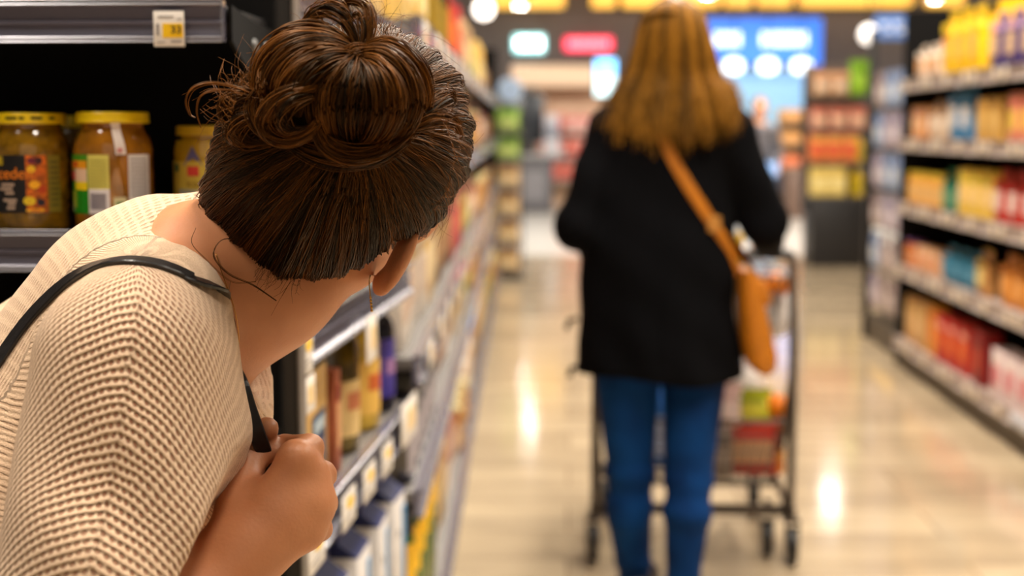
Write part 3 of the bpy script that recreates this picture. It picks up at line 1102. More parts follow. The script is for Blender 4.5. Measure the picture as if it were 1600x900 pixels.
def black_jug():
    o = empty('vinegar_bottle')
    r, h = 0.052, 0.225
    MB().lathe([(r * 0.92, 0), (r, 0.008), (r, h * 0.72), (r * 0.95, h * 0.78), (r * 0.72, h * 0.82), (r * 0.72, h * 0.86)], 28).build('bottle_body', M('dark_bottle', S(22, 18, 26), 0.1), o)
    MB().lathe([(r * 0.98, h * 0.83), (r * 0.98, h * 0.985), (r * 0.9, h), (0, h)], 24).build('cap', C(14, 13, 14), o)
    MB().add(*arc_patch(r, h * 0.1, h * 0.66, -128, -30, 16)).build('label', C(168, 160, 166, 0.4), o)
    MB().add(*arc_patch(r + 0.0006, h * 0.52, h * 0.6, -120, -95, 6)).build('label_mark', C(60, 80, 80), o)
    return o


K_vin = Kind(black_jug)


def fput(k_, y, depth_, z, label, cat, group=None, rz=0.0):
    return k_.put(gF(-depth_, y, z), faceF + rz, label, cat, group)


for i in range(6):
    fput(K_oil, 0.08 + 0.13 * i, 0.053, 0.1812, 'tall green oil bottle with black cap and yellow label low on the shelving', 'bottle', 'oil bottles with black caps')
for i in range(6):
    fput(K_vin, 0.08 + 0.13 * i, 0.055, 0.6212, 'black vinegar bottle with grey label on the shelf above the oil bottles', 'bottle', 'black vinegar bottles')
mixed = {
    'beige': carton('cereal_box', 0.15, 0.06, 0.22, C(206, 172, 120), C(226, 200, 150), C(150, 90, 50)),
    'pink': pouch('snack_bag', 0.15, 0.07, 0.21, C(206, 164, 140), C(222, 196, 180), C(170, 90, 80)),
    'red': carton('cereal_box', 0.14, 0.06, 0.23, C(176, 30, 40), C(206, 90, 80), C(226, 190, 150)),
    'green': pouch('snack_bag', 0.15, 0.07, 0.2, C(110, 116, 40), C(190, 180, 90), C(206, 170, 60)),
    'tan': jar('sauce_jar', 0.05, 0.16, C(166, 116, 60, 0.2), C(206, 190, 140), C(196, 150, 90), C(120, 60, 40)),
    'brown': carton('biscuit_box', 0.16, 0.05, 0.17, C(110, 74, 44), C(176, 130, 80), C(210, 170, 100)),
    'white': carton('biscuit_box', 0.14, 0.06, 0.2, C(226, 214, 200), C(196, 170, 150), C(196, 150, 50)),
    'orange': pouch('snack_bag', 0.14, 0.08, 0.24, C(226, 56, 14), C(240, 110, 40), C(190, 30, 16)),
    'darkgreen': bottle('cordial_bottle', 0.045, 0.26, C(40, 46, 20, 0.2), C(200, 160, 40), C(150, 120, 30)),
    'yellow': carton('pasta_box', 0.12, 0.06, 0.24, C(240, 200, 110), C(250, 226, 160), C(216, 160, 50)),
}
DESC = {'beige': 'beige cereal box', 'pink': 'dusty pink snack bag', 'red': 'deep red cereal box', 'green': 'olive green snack bag', 'tan': 'tan sauce jar',
        'brown': 'brown biscuit box', 'white': 'off-white biscuit box', 'orange': 'bright orange-red snack bag', 'darkgreen': 'dark green cordial bottle with yellow cap',
        'yellow': 'pale yellow pasta box'}
TIER = {0.18: 'bottom', 0.62: 'second', 0.875: 'middle', 1.215: 'fourth', 1.50: 'top'}
plan = {
    0.18: [('beige', 4), ('pink', 4), ('tan', 4), ('white', 5), ('brown', 6), ('beige', 6), ('green', 6), ('tan', 6)],
    0.62: [('pink', 4), ('white', 3), ('beige', 4), ('green', 4), ('tan', 5), ('brown', 6), ('pink', 6), ('beige', 8)],
    0.875: [('white', 4), ('beige', 3), ('brown', 4), ('red', 4), ('green', 4), ('pink', 6), ('tan', 8), ('brown', 8)],
    1.215: [('tan', 3), ('brown', 3), ('red', 6), ('green', 3), ('beige', 5), ('tan', 6), ('pink', 6), ('brown', 8)],
    1.50: [('yellow', 5), ('darkgreen', 4), ('orange', 5), ('red', 3), ('beige', 4), ('green', 5), ('yellow', 6), ('brown', 6)],
}
ORD = ['first', 'second']
for z, runs in plan.items():
    y = 0.06 if z not in (0.18, 0.62) else 0.82
    seen = {}
    for ri, (kn, n) in enumerate(runs):
        seen[kn] = seen.get(kn, 0) + 1
        where = '%s on the %s shelf of the long run' % (DESC[kn], TIER[z])
        if sum(1 for q in runs if q[0] == kn) > 1:
            where += ', farther lot' if seen[kn] > 1 else ', nearer lot'
        for j in range(n):
            if y > 8.78:
                break
            fput(mixed[kn], y + 0.07, 0.052 + 0.004 * (j % 3), z + 0.0012, where, 'groceries', where + 's', 0.03 * ((j * 5) % 3 - 1))
            y += 0.172 if y < 4 else 0.215

# --- across the aisle
faceR = -PI / 2
rk = {
    'yellowbag': pouch('chip_bag', 0.19, 0.10, 0.30, C(248, 204, 12), C(240, 170, 96), C(250, 214, 40)),
    'creampack': pouch('flour_bag', 0.13, 0.08, 0.17, C(224, 200, 176), C(222, 160, 100), C(236, 226, 214)),
    'purplebag': pouch('chip_bag', 0.19, 0.09, 0.24, C(66, 48, 120), C(226, 190, 150), C(226, 176, 190)),
    'orangecan': carton('cookie_box', 0.13, 0.08, 0.17, C(216, 150, 90), C(230, 190, 150), C(150, 120, 130)),
    'bluebag': pouch('cracker_bag', 0.18, 0.09, 0.26, C(40, 126, 180), C(222, 214, 206), C(90, 156, 206)),
    'creambag': pouch('cracker_bag', 0.16, 0.09, 0.19, C(214, 190, 160), C(226, 206, 190), C(206, 160, 120)),
    'goldbox': carton('cracker_box', 0.16, 0.08, 0.19, C(206, 160, 76), C(216, 176, 100), C(190, 140, 60)),
    'pinkbox': carton('cracker_box', 0.13, 0.08, 0.20, C(224, 140, 110), C(240, 200, 80), C(220, 110, 100)),
    'orangejar': jar('spread_jar', 0.05, 0.17, C(220, 160, 70, 0.2), C(216, 190, 60), C(222, 176, 110), C(196, 150, 80)),
    'greencan': bottle('juice_bottle', 0.045, 0.20, C(24, 96, 76, 0.2), C(40, 120, 90), C(90, 140, 110)),
    'yellowbox': carton('snack_box', 0.15, 0.08, 0.21, C(236, 200, 70), C(240, 204, 150), C(190, 180, 50)),
    'redbag': pouch('snack_bag', 0.17, 0.09, 0.22, C(196, 40, 24), C(226, 206, 200), C(160, 20, 14)),
    'purplejar': jar('jam_jar', 0.045, 0.14, C(206, 120, 60, 0.2), C(110, 70, 130), C(216, 150, 100), C(150, 30, 24)),
    'peachbox': carton('cookie_box', 0.12, 0.08, 0.13, C(214, 164, 120), C(226, 150, 110), C(220, 190, 170)),
    'tealbag': pouch('cracker_bag', 0.17, 0.09, 0.17, C(20, 106, 140), C(90, 150, 180), C(50, 140, 176)),
    'tanbag': pouch('cracker_bag', 0.17, 0.09, 0.20, C(190, 136, 76), C(226, 206, 130), C(176, 140, 40)),
    'amberbag': pouch('cracker_bag', 0.15, 0.09, 0.21, C(216, 140, 50), C(226, 160, 90), C(190, 110, 30)),
    'tanbox': carton('cereal_box', 0.13, 0.08, 0.24, C(206, 158, 96), C(216, 176, 120), C(196, 160, 90)),
    'ocherbox': carton('cereal_box', 0.10, 0.08, 0.25, C(226, 150, 40), C(222, 120, 60), C(214, 90, 40)),
    'redbox': carton('biscuit_box', 0.16, 0.09, 0.23, C(190, 36, 24), C(226, 110, 40), C(230, 170, 150)),
    'crimsonbox': carton('biscuit_box', 0.15, 0.09, 0.24, C(130, 14, 12), C(176, 60, 30), C(110, 14, 12)),
    'whitebox': carton('biscuit_box', 0.15, 0.09, 0.20, C(226, 206, 206), C(214, 120, 130), C(236, 226, 222)),
}
rdesc = {'yellowbag': 'big yellow chip bag', 'creampack': 'small cream flour bag', 'purplebag': 'purple and pink chip bag', 'orangecan': 'orange cookie box', 'bluebag': 'blue and white cracker bag',
         'creambag': 'cream cracker bag', 'goldbox': 'gold cracker box', 'pinkbox': 'pink and yellow cracker box', 'orangejar': 'orange-yellow spread jar', 'greencan': 'dark green juice bottle',
         'yellowbox': 'yellow snack box', 'redbag': 'red and white snack bag', 'purplejar': 'orange jam jar with purple lid', 'peachbox': 'peach cookie box', 'tealbag': 'teal cracker bag',
         'tanbag': 'tan cracker bag', 'amberbag': 'amber cracker bag', 'tanbox': 'tan cereal box', 'ocherbox': 'narrow ochre cereal box', 'redbox': 'red and orange biscuit box',
         'crimsonbox': 'dark crimson biscuit box', 'whitebox': 'white and pink biscuit box'}


def Yface(px):
    return 1.85 * F_PX / (px - 890)


rplan = {
    1.55: [(1412, 'creampack', 4, 0.17), (1466, 'yellowbag', 4, 0.205), (1536, 'purplebag', 6, 0.205)],
    1.24: [(1412, 'orangecan', 4, 0.15), (1448, 'creambag', 3, 0.175), (1478, 'bluebag', 3, 0.195), (1522, 'goldbox', 4, 0.18), (1572, 'pinkbox', 5, 0.15)],
    0.90: [(1412, 'orangejar', 7, 0.115), (1474, 'greencan', 3, 0.11), (1498, 'yellowbox', 4, 0.175), (1550, 'redbag', 7, 0.19)],
    0.56: [(1410, 'purplejar', 4, 0.11), (1438, 'peachbox', 5, 0.14), (1476, 'tealbag', 4, 0.185), (1528, 'tanbag', 3, 0.185), (1566, 'amberbag', 6, 0.17)],
    0.165: [(1412, 'tanbox', 6, 0.145), (1460, 'ocherbox', 2, 0.12), (1472, 'redbox', 4, 0.19), (1530, 'crimsonbox', 2, 0.2), (1562, 'whitebox', 6, 0.17)],
}
RT = {0.165: 'bottom', 0.56: 'second', 0.90: 'middle', 1.24: 'fourth', 1.55: 'top'}
for z, runs in rplan.items():
    for ri, (px, kn, n, st) in enumerate(runs):
        y0 = Yface(px) - 4.4
        yend = Yface(runs[ri + 1][0]) - 4.4 if ri + 1 < len(runs) else 0.1
        lab = '%s on the %s shelf across the aisle' % (rdesc[kn], RT[z])
        for j in range(n):
            y = y0 - st * 0.52 - j * st
            if y - st * 0.5 < yend or y > 3.38:
                continue
            rk[kn].put(gR(0.055 + 0.005 * (j % 3), y, z + 0.0012), faceR + 0.05 * ((j * 3) % 3 - 1), lab, 'groceries', lab + 's')
            if kn in ('yellowbag', 'tealbag'):
                pass
# second yellow layer leaning behind the first
for j in range(3):
    rk['yellowbag'].put(gR(0.20, Yface(1500) - 4.4 - 0.2 * j, 1.5512), faceR, 'big yellow chip bag standing in the back row of the top shelf across the aisle', 'groceries', 'back-row yellow chip bags', 1.12)

# display rack of hanging packs at the far end of that shelving
rack = empty('display_rack', (1.84, 7.92, 0), 0, 'tall black rack of lilac hanging packs at the far end of the packet shelving', 'display rack')
for (x, y) in ((0.0, 0.0), (0.0, 0.98), (0.42, 0.0), (0.42, 0.98)):
    MB().box((x + 0.02, y + 0.02, 0.95), (0.045, 0.045, 1.9), bev=0.004).build('post', black_metal, rack)
MB().box((0.25, 0.5, 0.08), (0.46, 1.0, 0.14), bev=0.005).build('base', kick_grey, rack)
MB().box((0.30, 0.5, 1.0), (0.015, 0.95, 1.75)).build('back_panel', C(52, 48, 52), rack)
for z in np.arange(0.42, 1.75, 0.24):
    for y in (0.24, 0.5, 0.76):
        m = MB()
        m.tube([(0.29, y, z), (0.0, y, z + 0.01)], 0.004, 6)
        m.build('hook', C(150, 150, 150, 0.3), rack)
hk = [pouch('hanging_pack', 0.2, 0.035, 0.20, C(186, 172, 186), C(214, 204, 214), C(150, 140, 170)), pouch('hanging_pack', 0.2, 0.035, 0.20, C(150, 170, 206), C(206, 214, 226), C(110, 130, 176)),
      pouch('hanging_pack', 0.2, 0.035, 0.20, C(176, 160, 156), C(206, 190, 190), C(140, 110, 116))]
for zi, z in enumerate(np.arange(0.42, 1.75, 0.24)):
    for yi, y in enumerate((0.24, 0.5, 0.76)):
        i = [2, 2, 0, 1, 0, 1][zi % 6] if yi < 2 else (zi % 3)
        lab = ['lilac pack hanging on the black display rack', 'pale blue pack hanging on the black display rack', 'greyish pack hanging on the black display rack'][i]
        hk[i].put((1.84 + 0.015, 7.92 + y, z - 0.19), faceR, lab, 'packet', lab.split(' pack')[0] + ' packs on the black rack')

# ------------------------------------------------------------------ the far hall
amber = M('amber_glow', (1, 0.6, 0.12, 1), 0.5, emit=(1.0, 0.52, 0.07, 1), emit_s=1.35, var=0)
for i, (x0, x1) in enumerate(((772, 882), (924, 962), (972, 1050), (1060, 1124), (1132, 1174), (1184, 1236), (1248, 1425), (1446, 1505))):
    a, b = at(x0, 12, 29.0), at(x1, 12, 29.0)
    o = empty('amber_lamp_panel', ((a[0] + b[0]) / 2, 29.0, 3.70), 0, 'amber lit panel hanging in the row along the far wall', 'lamp', 'amber lit panels')
    MB().box((0, 0, 0.28), (b[0] - a[0], 0.3, 0.56), bev=0.06).build('glowing_shade', amber, o)
    m = MB()
    for s in (-0.3, 0.3):
        m.tube([(s * (b[0] - a[0]), 0, 0.56), (s * (b[0] - a[0]), 0, 1.01)], 0.012, 8)
    m.build('hanger', C(40, 38, 36), o)


def glow(name, r, g, b, s):
    return M(name, (r, g, b, 1), 0.5, emit=(r, g, b, 1), emit_s=s, var=0)


def lit_sign(name, x0, x1, y0, y1, Y, board, letters, n, label, gap=0):
    """sign of soft lit letter blocks too blurred to read"""
    a, b = at(x0, y1, Y), at(x1, y0, Y)
    w, h = b[0] - a[0], b[2] - a[2]
    o = empty(name, ((a[0] + b[0]) / 2, Y, a[2]), 0, label, 'sign')
    MB().box((0, 0.05, h / 2), (w, 0.1, h), bev=0.03).build('sign_board', board, o)
    m = MB()
    k = 0
    for i in range(n):
        if gap and i in gap:
            continue
        cx = -w * 0.43 + w * 0.86 * (i + 0.5) / n
        ww = w * 0.86 / n * 0.62
        m.box((cx, -0.02, h * 0.5), (ww, 0.04, h * (0.62 if i % 3 else 0.5)), bev=0.015)
    m.build('lit_lettering', letters, o)
    return o


lit_sign('lit_sign', 802, 851, 54, 82, 29.9, glow('sign_cyan', 0.45, 0.95, 0.95, 1.6), glow('sign_white', 0.9, 1.0, 1.0, 7), 5, 'white lit sign on the far wall')
lit_sign('lit_sign', 882, 957, 58, 79, 29.9, glow('sign_red', 1.0, 0.03, 0.10, 2.2), glow('sign_pink', 1.0, 0.30, 0.32, 2.4), 8, 'red lit sign on the far wall')
# service counter with blue fascia
a, b = at(1098, 168, 27.5), at(1284, 28, 27.5)
sx, sw, sz0, sz1 = (a[0] + b[0]) / 2, b[0] - a[0], a[2], b[2]
sv = empty('service_counter', (sx, 27.5, 0), 0, 'blue lit service counter with a white-lettered fascia at the far wall', 'counter')
blue = glow('fascia_blue', 0.05, 0.20, 0.80, 1.0)
MB().box((0, 0, sz1 - 0.43), (sw, 0.2, 0.86), bev=0.03).build('fascia', blue, sv)
for (x0, x1) in ((1115, 1158), (1188, 1262)):
    n = 4 if x1 < 1170 else 7
    m = MB()
    for i in range(n):
        xx = at(x0 + (x1 - x0) * (i + 0.5) / n, 60, 27.4)[0] - sx
        m.box((xx, -0.12, sz1 - 0.40), ((x1 - x0) / n / F_PX * 27.4 * 0.7, 0.05, 0.26), bev=0.02)
    m.build('fascia_lettering', glow('fascia_white', 0.75, 0.85, 1.0, 2.4), sv)
for xx in (-sw / 2 + 0.06, sw / 2 - 0.06):
    MB().box((xx, 0.1, sz1 / 2), (0.14, 0.3, sz1), bev=0.02).build('post', blue, sv)
MB().box((0, 0.5, 1.75), (sw - 0.2, 0.1, 1.3)).build('lit_back_panel', glow('menu_cyan', 0.35, 0.62, 0.75, 0.42), sv)
MB().box((0, -0.1, 0.55), (sw, 0.8, 1.1), bev=0.03).build('counter_base', C(70, 80, 100), sv)
MB().box((0, -0.12, 1.12), (sw + 0.05, 0.9, 0.05), bev=0.01).build('counter_top', C(180, 184, 190), sv)
for i, px in enumerate((1146, 1200, 1252)):
    p_ = at(px, 105, 27.0)
    o = empty('pendant_lamp', p_, 0, ['white globe lamp over the blue counter, beside the walking woman', 'white globe lamp in the middle over the blue counter',
                                      'white globe lamp over the outer end of the blue counter'][i], 'lamp')
    MB().lathe([(0.02, -0.12), (0.11, -0.10), (0.19, -0.04), (0.20, 0.04), (0.15, 0.12), (0.05, 0.17)], 20).build('globe', glow('globe_white', 0.95, 1.0, 1.0, 2.6), o)
    MB().lathe([(0.01, 0.18), (0.01, 4.8 - p_[2])], 8).build('cord', C(40, 40, 40), o)

# small lit screen on a pole
a, b = at(930, 150, 20.0), at(962, 92, 20.0)
o = empty('lit_screen', ((a[0] + b[0]) / 2, 20.0, 0), 0, 'upright blue and white lit screen on a pole beside the red sign', 'screen')
hh = b[2] - a[2]
MB().lathe([(0.2, 0), (0.2, 0.02), (0.03, 0.05), (0.03, a[2])], 16).build('pole', C(60, 60, 62), o)
MB().box((0, 0.03, a[2] + hh / 2), (b[0] - a[0] + 0.04, 0.05, hh + 0.04), bev=0.01).build('casing', C(30, 30, 34), o)
MB().box((0, -0.005, a[2] + hh * 0.78), (b[0] - a[0], 0.02, hh * 0.42)).build('screen_blue', glow('screen_blue', 0.15, 0.5, 1.0, 2.5), o)
MB().box((0, -0.005, a[2] + hh * 0.28), (b[0] - a[0], 0.02, hh * 0.54)).build('screen_pale', glow('screen_pale', 0.6, 0.9, 1.0, 1.2), o)

# cream market stand with pink and red stock
o = empty('market_stand', (floor_pt(893, 24.0, 0)[0] + 0.0, 24.0, 0), 0, 'cream canopied market stand behind the walking woman\'s shoulder', 'stand')
cream = C(228, 196, 166)
MB().prism([(-0.5, 2.30), (0.5, 2.38), (0.5, 2.20), (-0.55, 1.98)], 1.7, 'x', -1.0).build('canopy', cream, o)
MB().box((0, 0.35, 1.1), (1.2, 0.05, 2.2)).build('back_board', C(216, 180, 150), o)
for xx in (-0.58, 0.58):
    MB().box((xx, -0.3, 1.05), (0.05, 0.05, 2.1)).build('post', C(180, 160, 140), o)
for z in (0.45, 0.85, 1.25):
    MB().box((0, 0, z - 0.02), (1.15, 0.6, 0.04)).build('shelf', C(190, 180, 170), o)
kp = carton('gift_box', 0.2, 0.2, 0.26, C(222, 150, 140), C(236, 190, 180), C(206, 60, 60))
kr = carton('gift_box', 0.2, 0.2, 0.28, C(206, 60, 54), C(226, 120, 100), C(236, 200, 180))
for zi, z in enumerate((0.45, 0.85, 1.25)):
    for j in range(5):
        kk = kr if (zi + j) % 3 == 0 or zi == 0 else kp
        nm = 'red' if kk is kr else 'pink'
        kk.put((o.location[0] - 0.45 + 0.225 * j, 23.9, z + 0.001), 0.0, '%s gift box on the cream market stand' % nm, 'box', '%s gift boxes on the market stand' % nm)
# dark kiosk and grey counter
p_ = floor_pt(826, 22.5, 0)
o = empty('checkout_counter', p_, 0, 'grey checkout counter with a dark screen near the far wall', 'counter')
MB().box((0.0, 0, 0.42), (0.75, 0.7, 0.84), bev=0.02).build('counter_base', C(84, 82, 86), o)
MB().box((0.08, 0, 0.87), (0.97, 0.8, 0.06), bev=0.01).build('counter_top', C(160, 158, 160), o)
MB().box((0.02, -0.36, 0.4), (0.5, 0.02, 0.5), bev=0.01).build('front_panel', C(120, 118, 122), o)
MB().box((-0.02, 0.1, 1.45), (0.52, 0.08, 0.76), bev=0.02).build('dark_screen', C(26, 32, 40, 0.3), o)
MB().lathe([(0.05, 0.9), (0.05, 1.1)], 12, c=(-0.02, 0.14, 0)).build('screen_stand', C(60, 60, 62), o)
p_ = floor_pt(861, 22.0, 0)
o = empty('card_terminal', (p_[0], 22.25, 0.901), 0, 'pale grey terminal on the far checkout counter', 'terminal')
MB().prism([(-0.15, 0), (0.15, 0), (0.12, 0.55), (0.0, 0.6)], 0.22, 'x', -0.11).build('housing', C(176, 174, 180), o)
MB().box((0, -0.10, 0.35), (0.16, 0.02, 0.2), rot=rotx(-0.22)).build('display', C(110, 116, 130, 0.3), o)
# round blue sign on a stem at the far end of the aisle
p_ = at(797, 141, 14.0)
o = empty('round_sign', (p_[0], 14.0, 0), 0, 'small round pale blue sign on a stem at the end of the long shelving run', 'sign')
MB().lathe([(0.16, 0), (0.16, 0.015), (0.02, 0.04), (0.015, p_[2] - 0.1)], 16).build('stem', C(80, 80, 84), o)
m = MB().lathe([(0.0, -0.015), (0.11, -0.015), (0.12, 0), (0.11, 0.015), (0.0, 0.015)], 28, cap=False)
V = m.v[-1]
m.v[-1] = np.stack([V[:, 0], V[:, 2], V[:, 1] + p_[2]], 1)
m.build('disc', C(170, 196, 232, 0.4), o)
# tower of green and beige packs
p_ = floor_pt(794, 12.3, 0)
tw = empty('display_tower', (p_[0], 12.3, 0), 0, 'narrow wire display tower of green and beige packs at the end of the long run', 'display rack')
MB().box((0, 0, 0.03), (0.26, 0.3, 0.06), bev=0.01).build('base', C(60, 56, 52), tw)
for xx in (-0.12, 0.12):
    MB().tube([(xx, 0.14, 0.05), (xx, 0.14, 1.5)], 0.01, 8).build('post', C(70, 66, 62), tw)
for i in range(6):
    m = MB().box((0, 0, 0.06 + i * 0.24), (0.24, 0.26, 0.012))
    m.tube([(-0.12, -0.13, 0.10 + i * 0.24), (0.12, -0.13, 0.10 + i * 0.24)], 0.005, 6)
    m.build('tray', C(110, 104, 98), tw)
kg = pouch('salad_bag', 0.2, 0.1, 0.2, C(140, 176, 70), C(190, 206, 120), C(90, 140, 40))
kbp = pouch('nut_bag', 0.2, 0.1, 0.2, C(206, 170, 120), C(222, 196, 150), C(176, 130, 80))
for i in range(6):
    for y in (-0.06, 0.06):
        kk = kg if i >= 4 else kbp
        kk.put((p_[0], 12.3 + y, 0.067 + i * 0.24), 0.0, ('green salad bag on the display tower' if i >= 4 else 'beige nut bag on the display tower'), 'packet',
               'green bags on the tower' if i >= 4 else 'beige bags on the tower')

# promotion stand by the far end of the packet shelving
p_ = floor_pt(1304, 13.6, 0)
px0 = p_[0]
st = empty('promotion_stand', (px0, 13.75, 0), 0, 'tiered promotion stand on a black plinth at the end of the hall aisle', 'stand')
MB().box((0, 0, 0.32), (0.50, 0.5, 0.64), bev=0.01).build('plinth', C(30, 28, 29, 0.5), st)
MB().box((0, 0.22, 1.25), (0.56, 0.04, 1.3)).build('back_board', C(120, 104, 96), st)
for z in (0.66, 0.98, 1.28, 1.6):
    MB().box((0, 0.0, z - 0.015), (0.56, 0.44, 0.03)).build('shelf', C(90, 84, 80), st)
for xx in (-0.27, 0.27):
    MB().box((xx, 0.18, 1.15), (0.02, 0.06, 1.3)).build('upright', C(70, 66, 64), st)
ky = carton('tea_box', 0.16, 0.16, 0.27, C(232, 206, 116), C(240, 222, 150), C(216, 180, 70))
for j in range(2):
    ky.put((px0 - 0.17 + 0.165 * j, 13.63, 0.661), 0, 'pale yellow box on the promotion stand just above the plinth', 'box', 'pale yellow boxes on the promotion stand')
kob = carton('tea_box', 0.14, 0.16, 0.26, C(226, 130, 60), C(222, 90, 60), C(240, 190, 90))
for j in range(3):
    kob.put((px0 - 0.20 + 0.15 * j, 13.63, 0.981), 0, 'orange-red box in the middle of the promotion stand', 'box', 'orange-red boxes on the promotion stand')
kyb = bottle('syrup_bottle', 0.045, 0.27, C(226, 190, 20, 0.25), C(150, 160, 130), C(206, 176, 20), C(120, 130, 50))
for j in range(2):
    for z in (0.661, 0.981):
        kyb.put((px0 + 0.195 - 0.01 * j, 13.60 + 0.1 * j, z), 0, 'yellow syrup bottle on the promotion stand', 'bottle', 'yellow bottles on the promotion stand')
kpk = pouch('bun_bag', 0.17, 0.15, 0.22, C(222, 150, 126), C(230, 190, 160), C(210, 110, 90))
for j in range(3):
    kpk.put((px0 - 0.18 + 0.18 * j, 13.63, 1.281), 0, 'pinkish bun bag on the upper tier of the promotion stand', 'packet', 'bun bags on the promotion stand')
kpe = pouch('bun_bag', 0.17, 0.15, 0.22, C(226, 176, 130), C(232, 206, 180), C(206, 150, 120))
for j in range(2):
    kpe.put((px0 - 0.16 + 0.17 * j, 13.63, 1.601), 0, 'peach bun bag on top of the promotion stand', 'packet', 'peach bun bags on the promotion stand')
kgr = pouch('herb_bag', 0.18, 0.15, 0.33, C(140, 190, 40), C(160, 206, 60), C(120, 170, 30))
kgr.put((px0 + 0.185, 13.63, 1.601), 0, 'bright green herb bag on top of the promotion stand', 'packet')

# bread table
p_ = floor_pt(1243, 21.0, 0)
o = empty('bread_table', (p_[0], 21.0, 0), 0, 'brown bread table with tan loaves beside the promotion stand', 'table')
MB().box((0, 0, 0.35), (0.42, 0.6, 0.70), bev=0.02).build('table_base', C(96, 74, 62), o)
MB().box((0, 0, 0.72), (0.56, 0.7, 0.04), bev=0.01).build('table_top', C(150, 120, 100), o)
MB().box((0, 0.3, 1.15), (0.56, 0.04, 0.86)).build('back_board', C(176, 140, 100), o)
for z in (1.08, 1.40):
    MB().box((0, 0.06, z - 0.012), (0.54, 0.44, 0.024)).build('shelf', C(160, 130, 100), o)


def loaf_kind(col, name='bread_loaf'):
    def f():
        r = empty(name)
        V, Fs = [], []
        nu, nv = 14, 9
        for j in range(nv):
            t_ = j / (nv - 1)
            s_ = max(0.25, math.sin(PI * (0.08 + 0.84 * t_)) ** 0.5)
            for i in range(nu):
                a_ = 2 * PI * i / nu
                V.append((-0.12 + 0.24 * t_, 0.07 * s_ * math.cos(a_), max(0, 0.075 + 0.085 * s_ * math.sin(a_))))
        for j in range(nv - 1):
            for i in range(nu):
                i2 = (i + 1) % nu
                Fs.append((j * nu + i, j * nu + i2, (j + 1) * nu + i2, (j + 1) * nu + i))
        Fs += [tuple(range(nu - 1, -1, -1)), tuple((nv - 1) * nu + i for i in range(nu))]
        MB().add(V, Fs).build('crust', col, r)
        m = MB()
        for k_ in (-0.05, 0.0, 0.05):
            m.tube([(k_ - 0.015, -0.04, 0.148), (k_ + 0.015, 0.04, 0.148)], 0.006, 6)
        m.build('scored_cut', C(226, 190, 140), r)
        return r
    return Kind(f)


kl1, kl2 = loaf_kind(C(196, 140, 80)), loaf_kind(C(206, 110, 70))
for zi, z in enumerate((0.741, 1.081, 1.401)):
    for j in range(2):
        for q in range(2):
            kk = kl2 if zi == 0 else kl1
            nm = 'reddish' if zi == 0 else 'tan'
            kk.put((p_[0] - 0.13 + 0.26 * j, 20.86 + 0.17 * q, z), 0, '%s loaf on the bread table' % nm, 'bread', '%s loaves on the bread table' % nm)

# blue hanging sign board over the packet shelving
a, b = at(1366, 62, 10.2), at(1424, 24, 10.2)
o = empty('hanging_sign', ((a[0] + b[0]) / 2, 10.2, a[2]), 0, 'blue hanging sign board above the far end of the packet shelving', 'sign')
h_ = b[2] - a[2]
MB().box((0, 0, h_ / 2), (b[0] - a[0], 0.04, h_), bev=0.008).build('board', C(84, 130, 206, 0.4), o)
m = MB()
for (x, z) in ((-0.06, 0.62), (0.03, 0.62), (-0.03, 0.35), (0.06, 0.35)):
    m.box((x, -0.022, h_ * z), (0.06, 0.006, h_ * 0.18), bev=0.002)
m.build('pale_lettering', C(206, 216, 240), o)
m = MB()
for s in (-0.4, 0.4):
    m.tube([(s * (b[0] - a[0]), 0, h_), (s * (b[0] - a[0]), 0, 4.8 - a[2])], 0.004, 6)
m.build('hanging_wire', C(60, 60, 60), o)
p_ = at(1357, 54, 9.6)
o = empty('globe_lamp', p_, 0, 'small white globe lamp beside the blue hanging sign board', 'lamp')
MB().lathe([(0.004, -0.065), (0.045, -0.05), (0.065, 0), (0.045, 0.05), (0.012, 0.065)], 20).build('globe', glow('globe_soft', 1.0, 0.95, 0.9, 1.6), o)
MB().lathe([(0.005, 0.06), (0.005, 4.8 - p_[2])], 8).build('cord', C(40, 40, 40), o)
p_ = at(756, 14, 12.0)
o = empty('globe_lamp', p_, 0, 'white globe lamp above the far end of the long shelving run', 'lamp')
MB().lathe([(0.004, -0.085), (0.06, -0.065), (0.085, 0), (0.06, 0.065), (0.012, 0.085)], 20).build('globe', glow('globe_warm', 1.0, 0.9, 0.8, 4), o)
MB().lathe([(0.005, 0.08), (0.005, 4.8 - p_[2])], 8).build('cord', C(40, 40, 40), o)

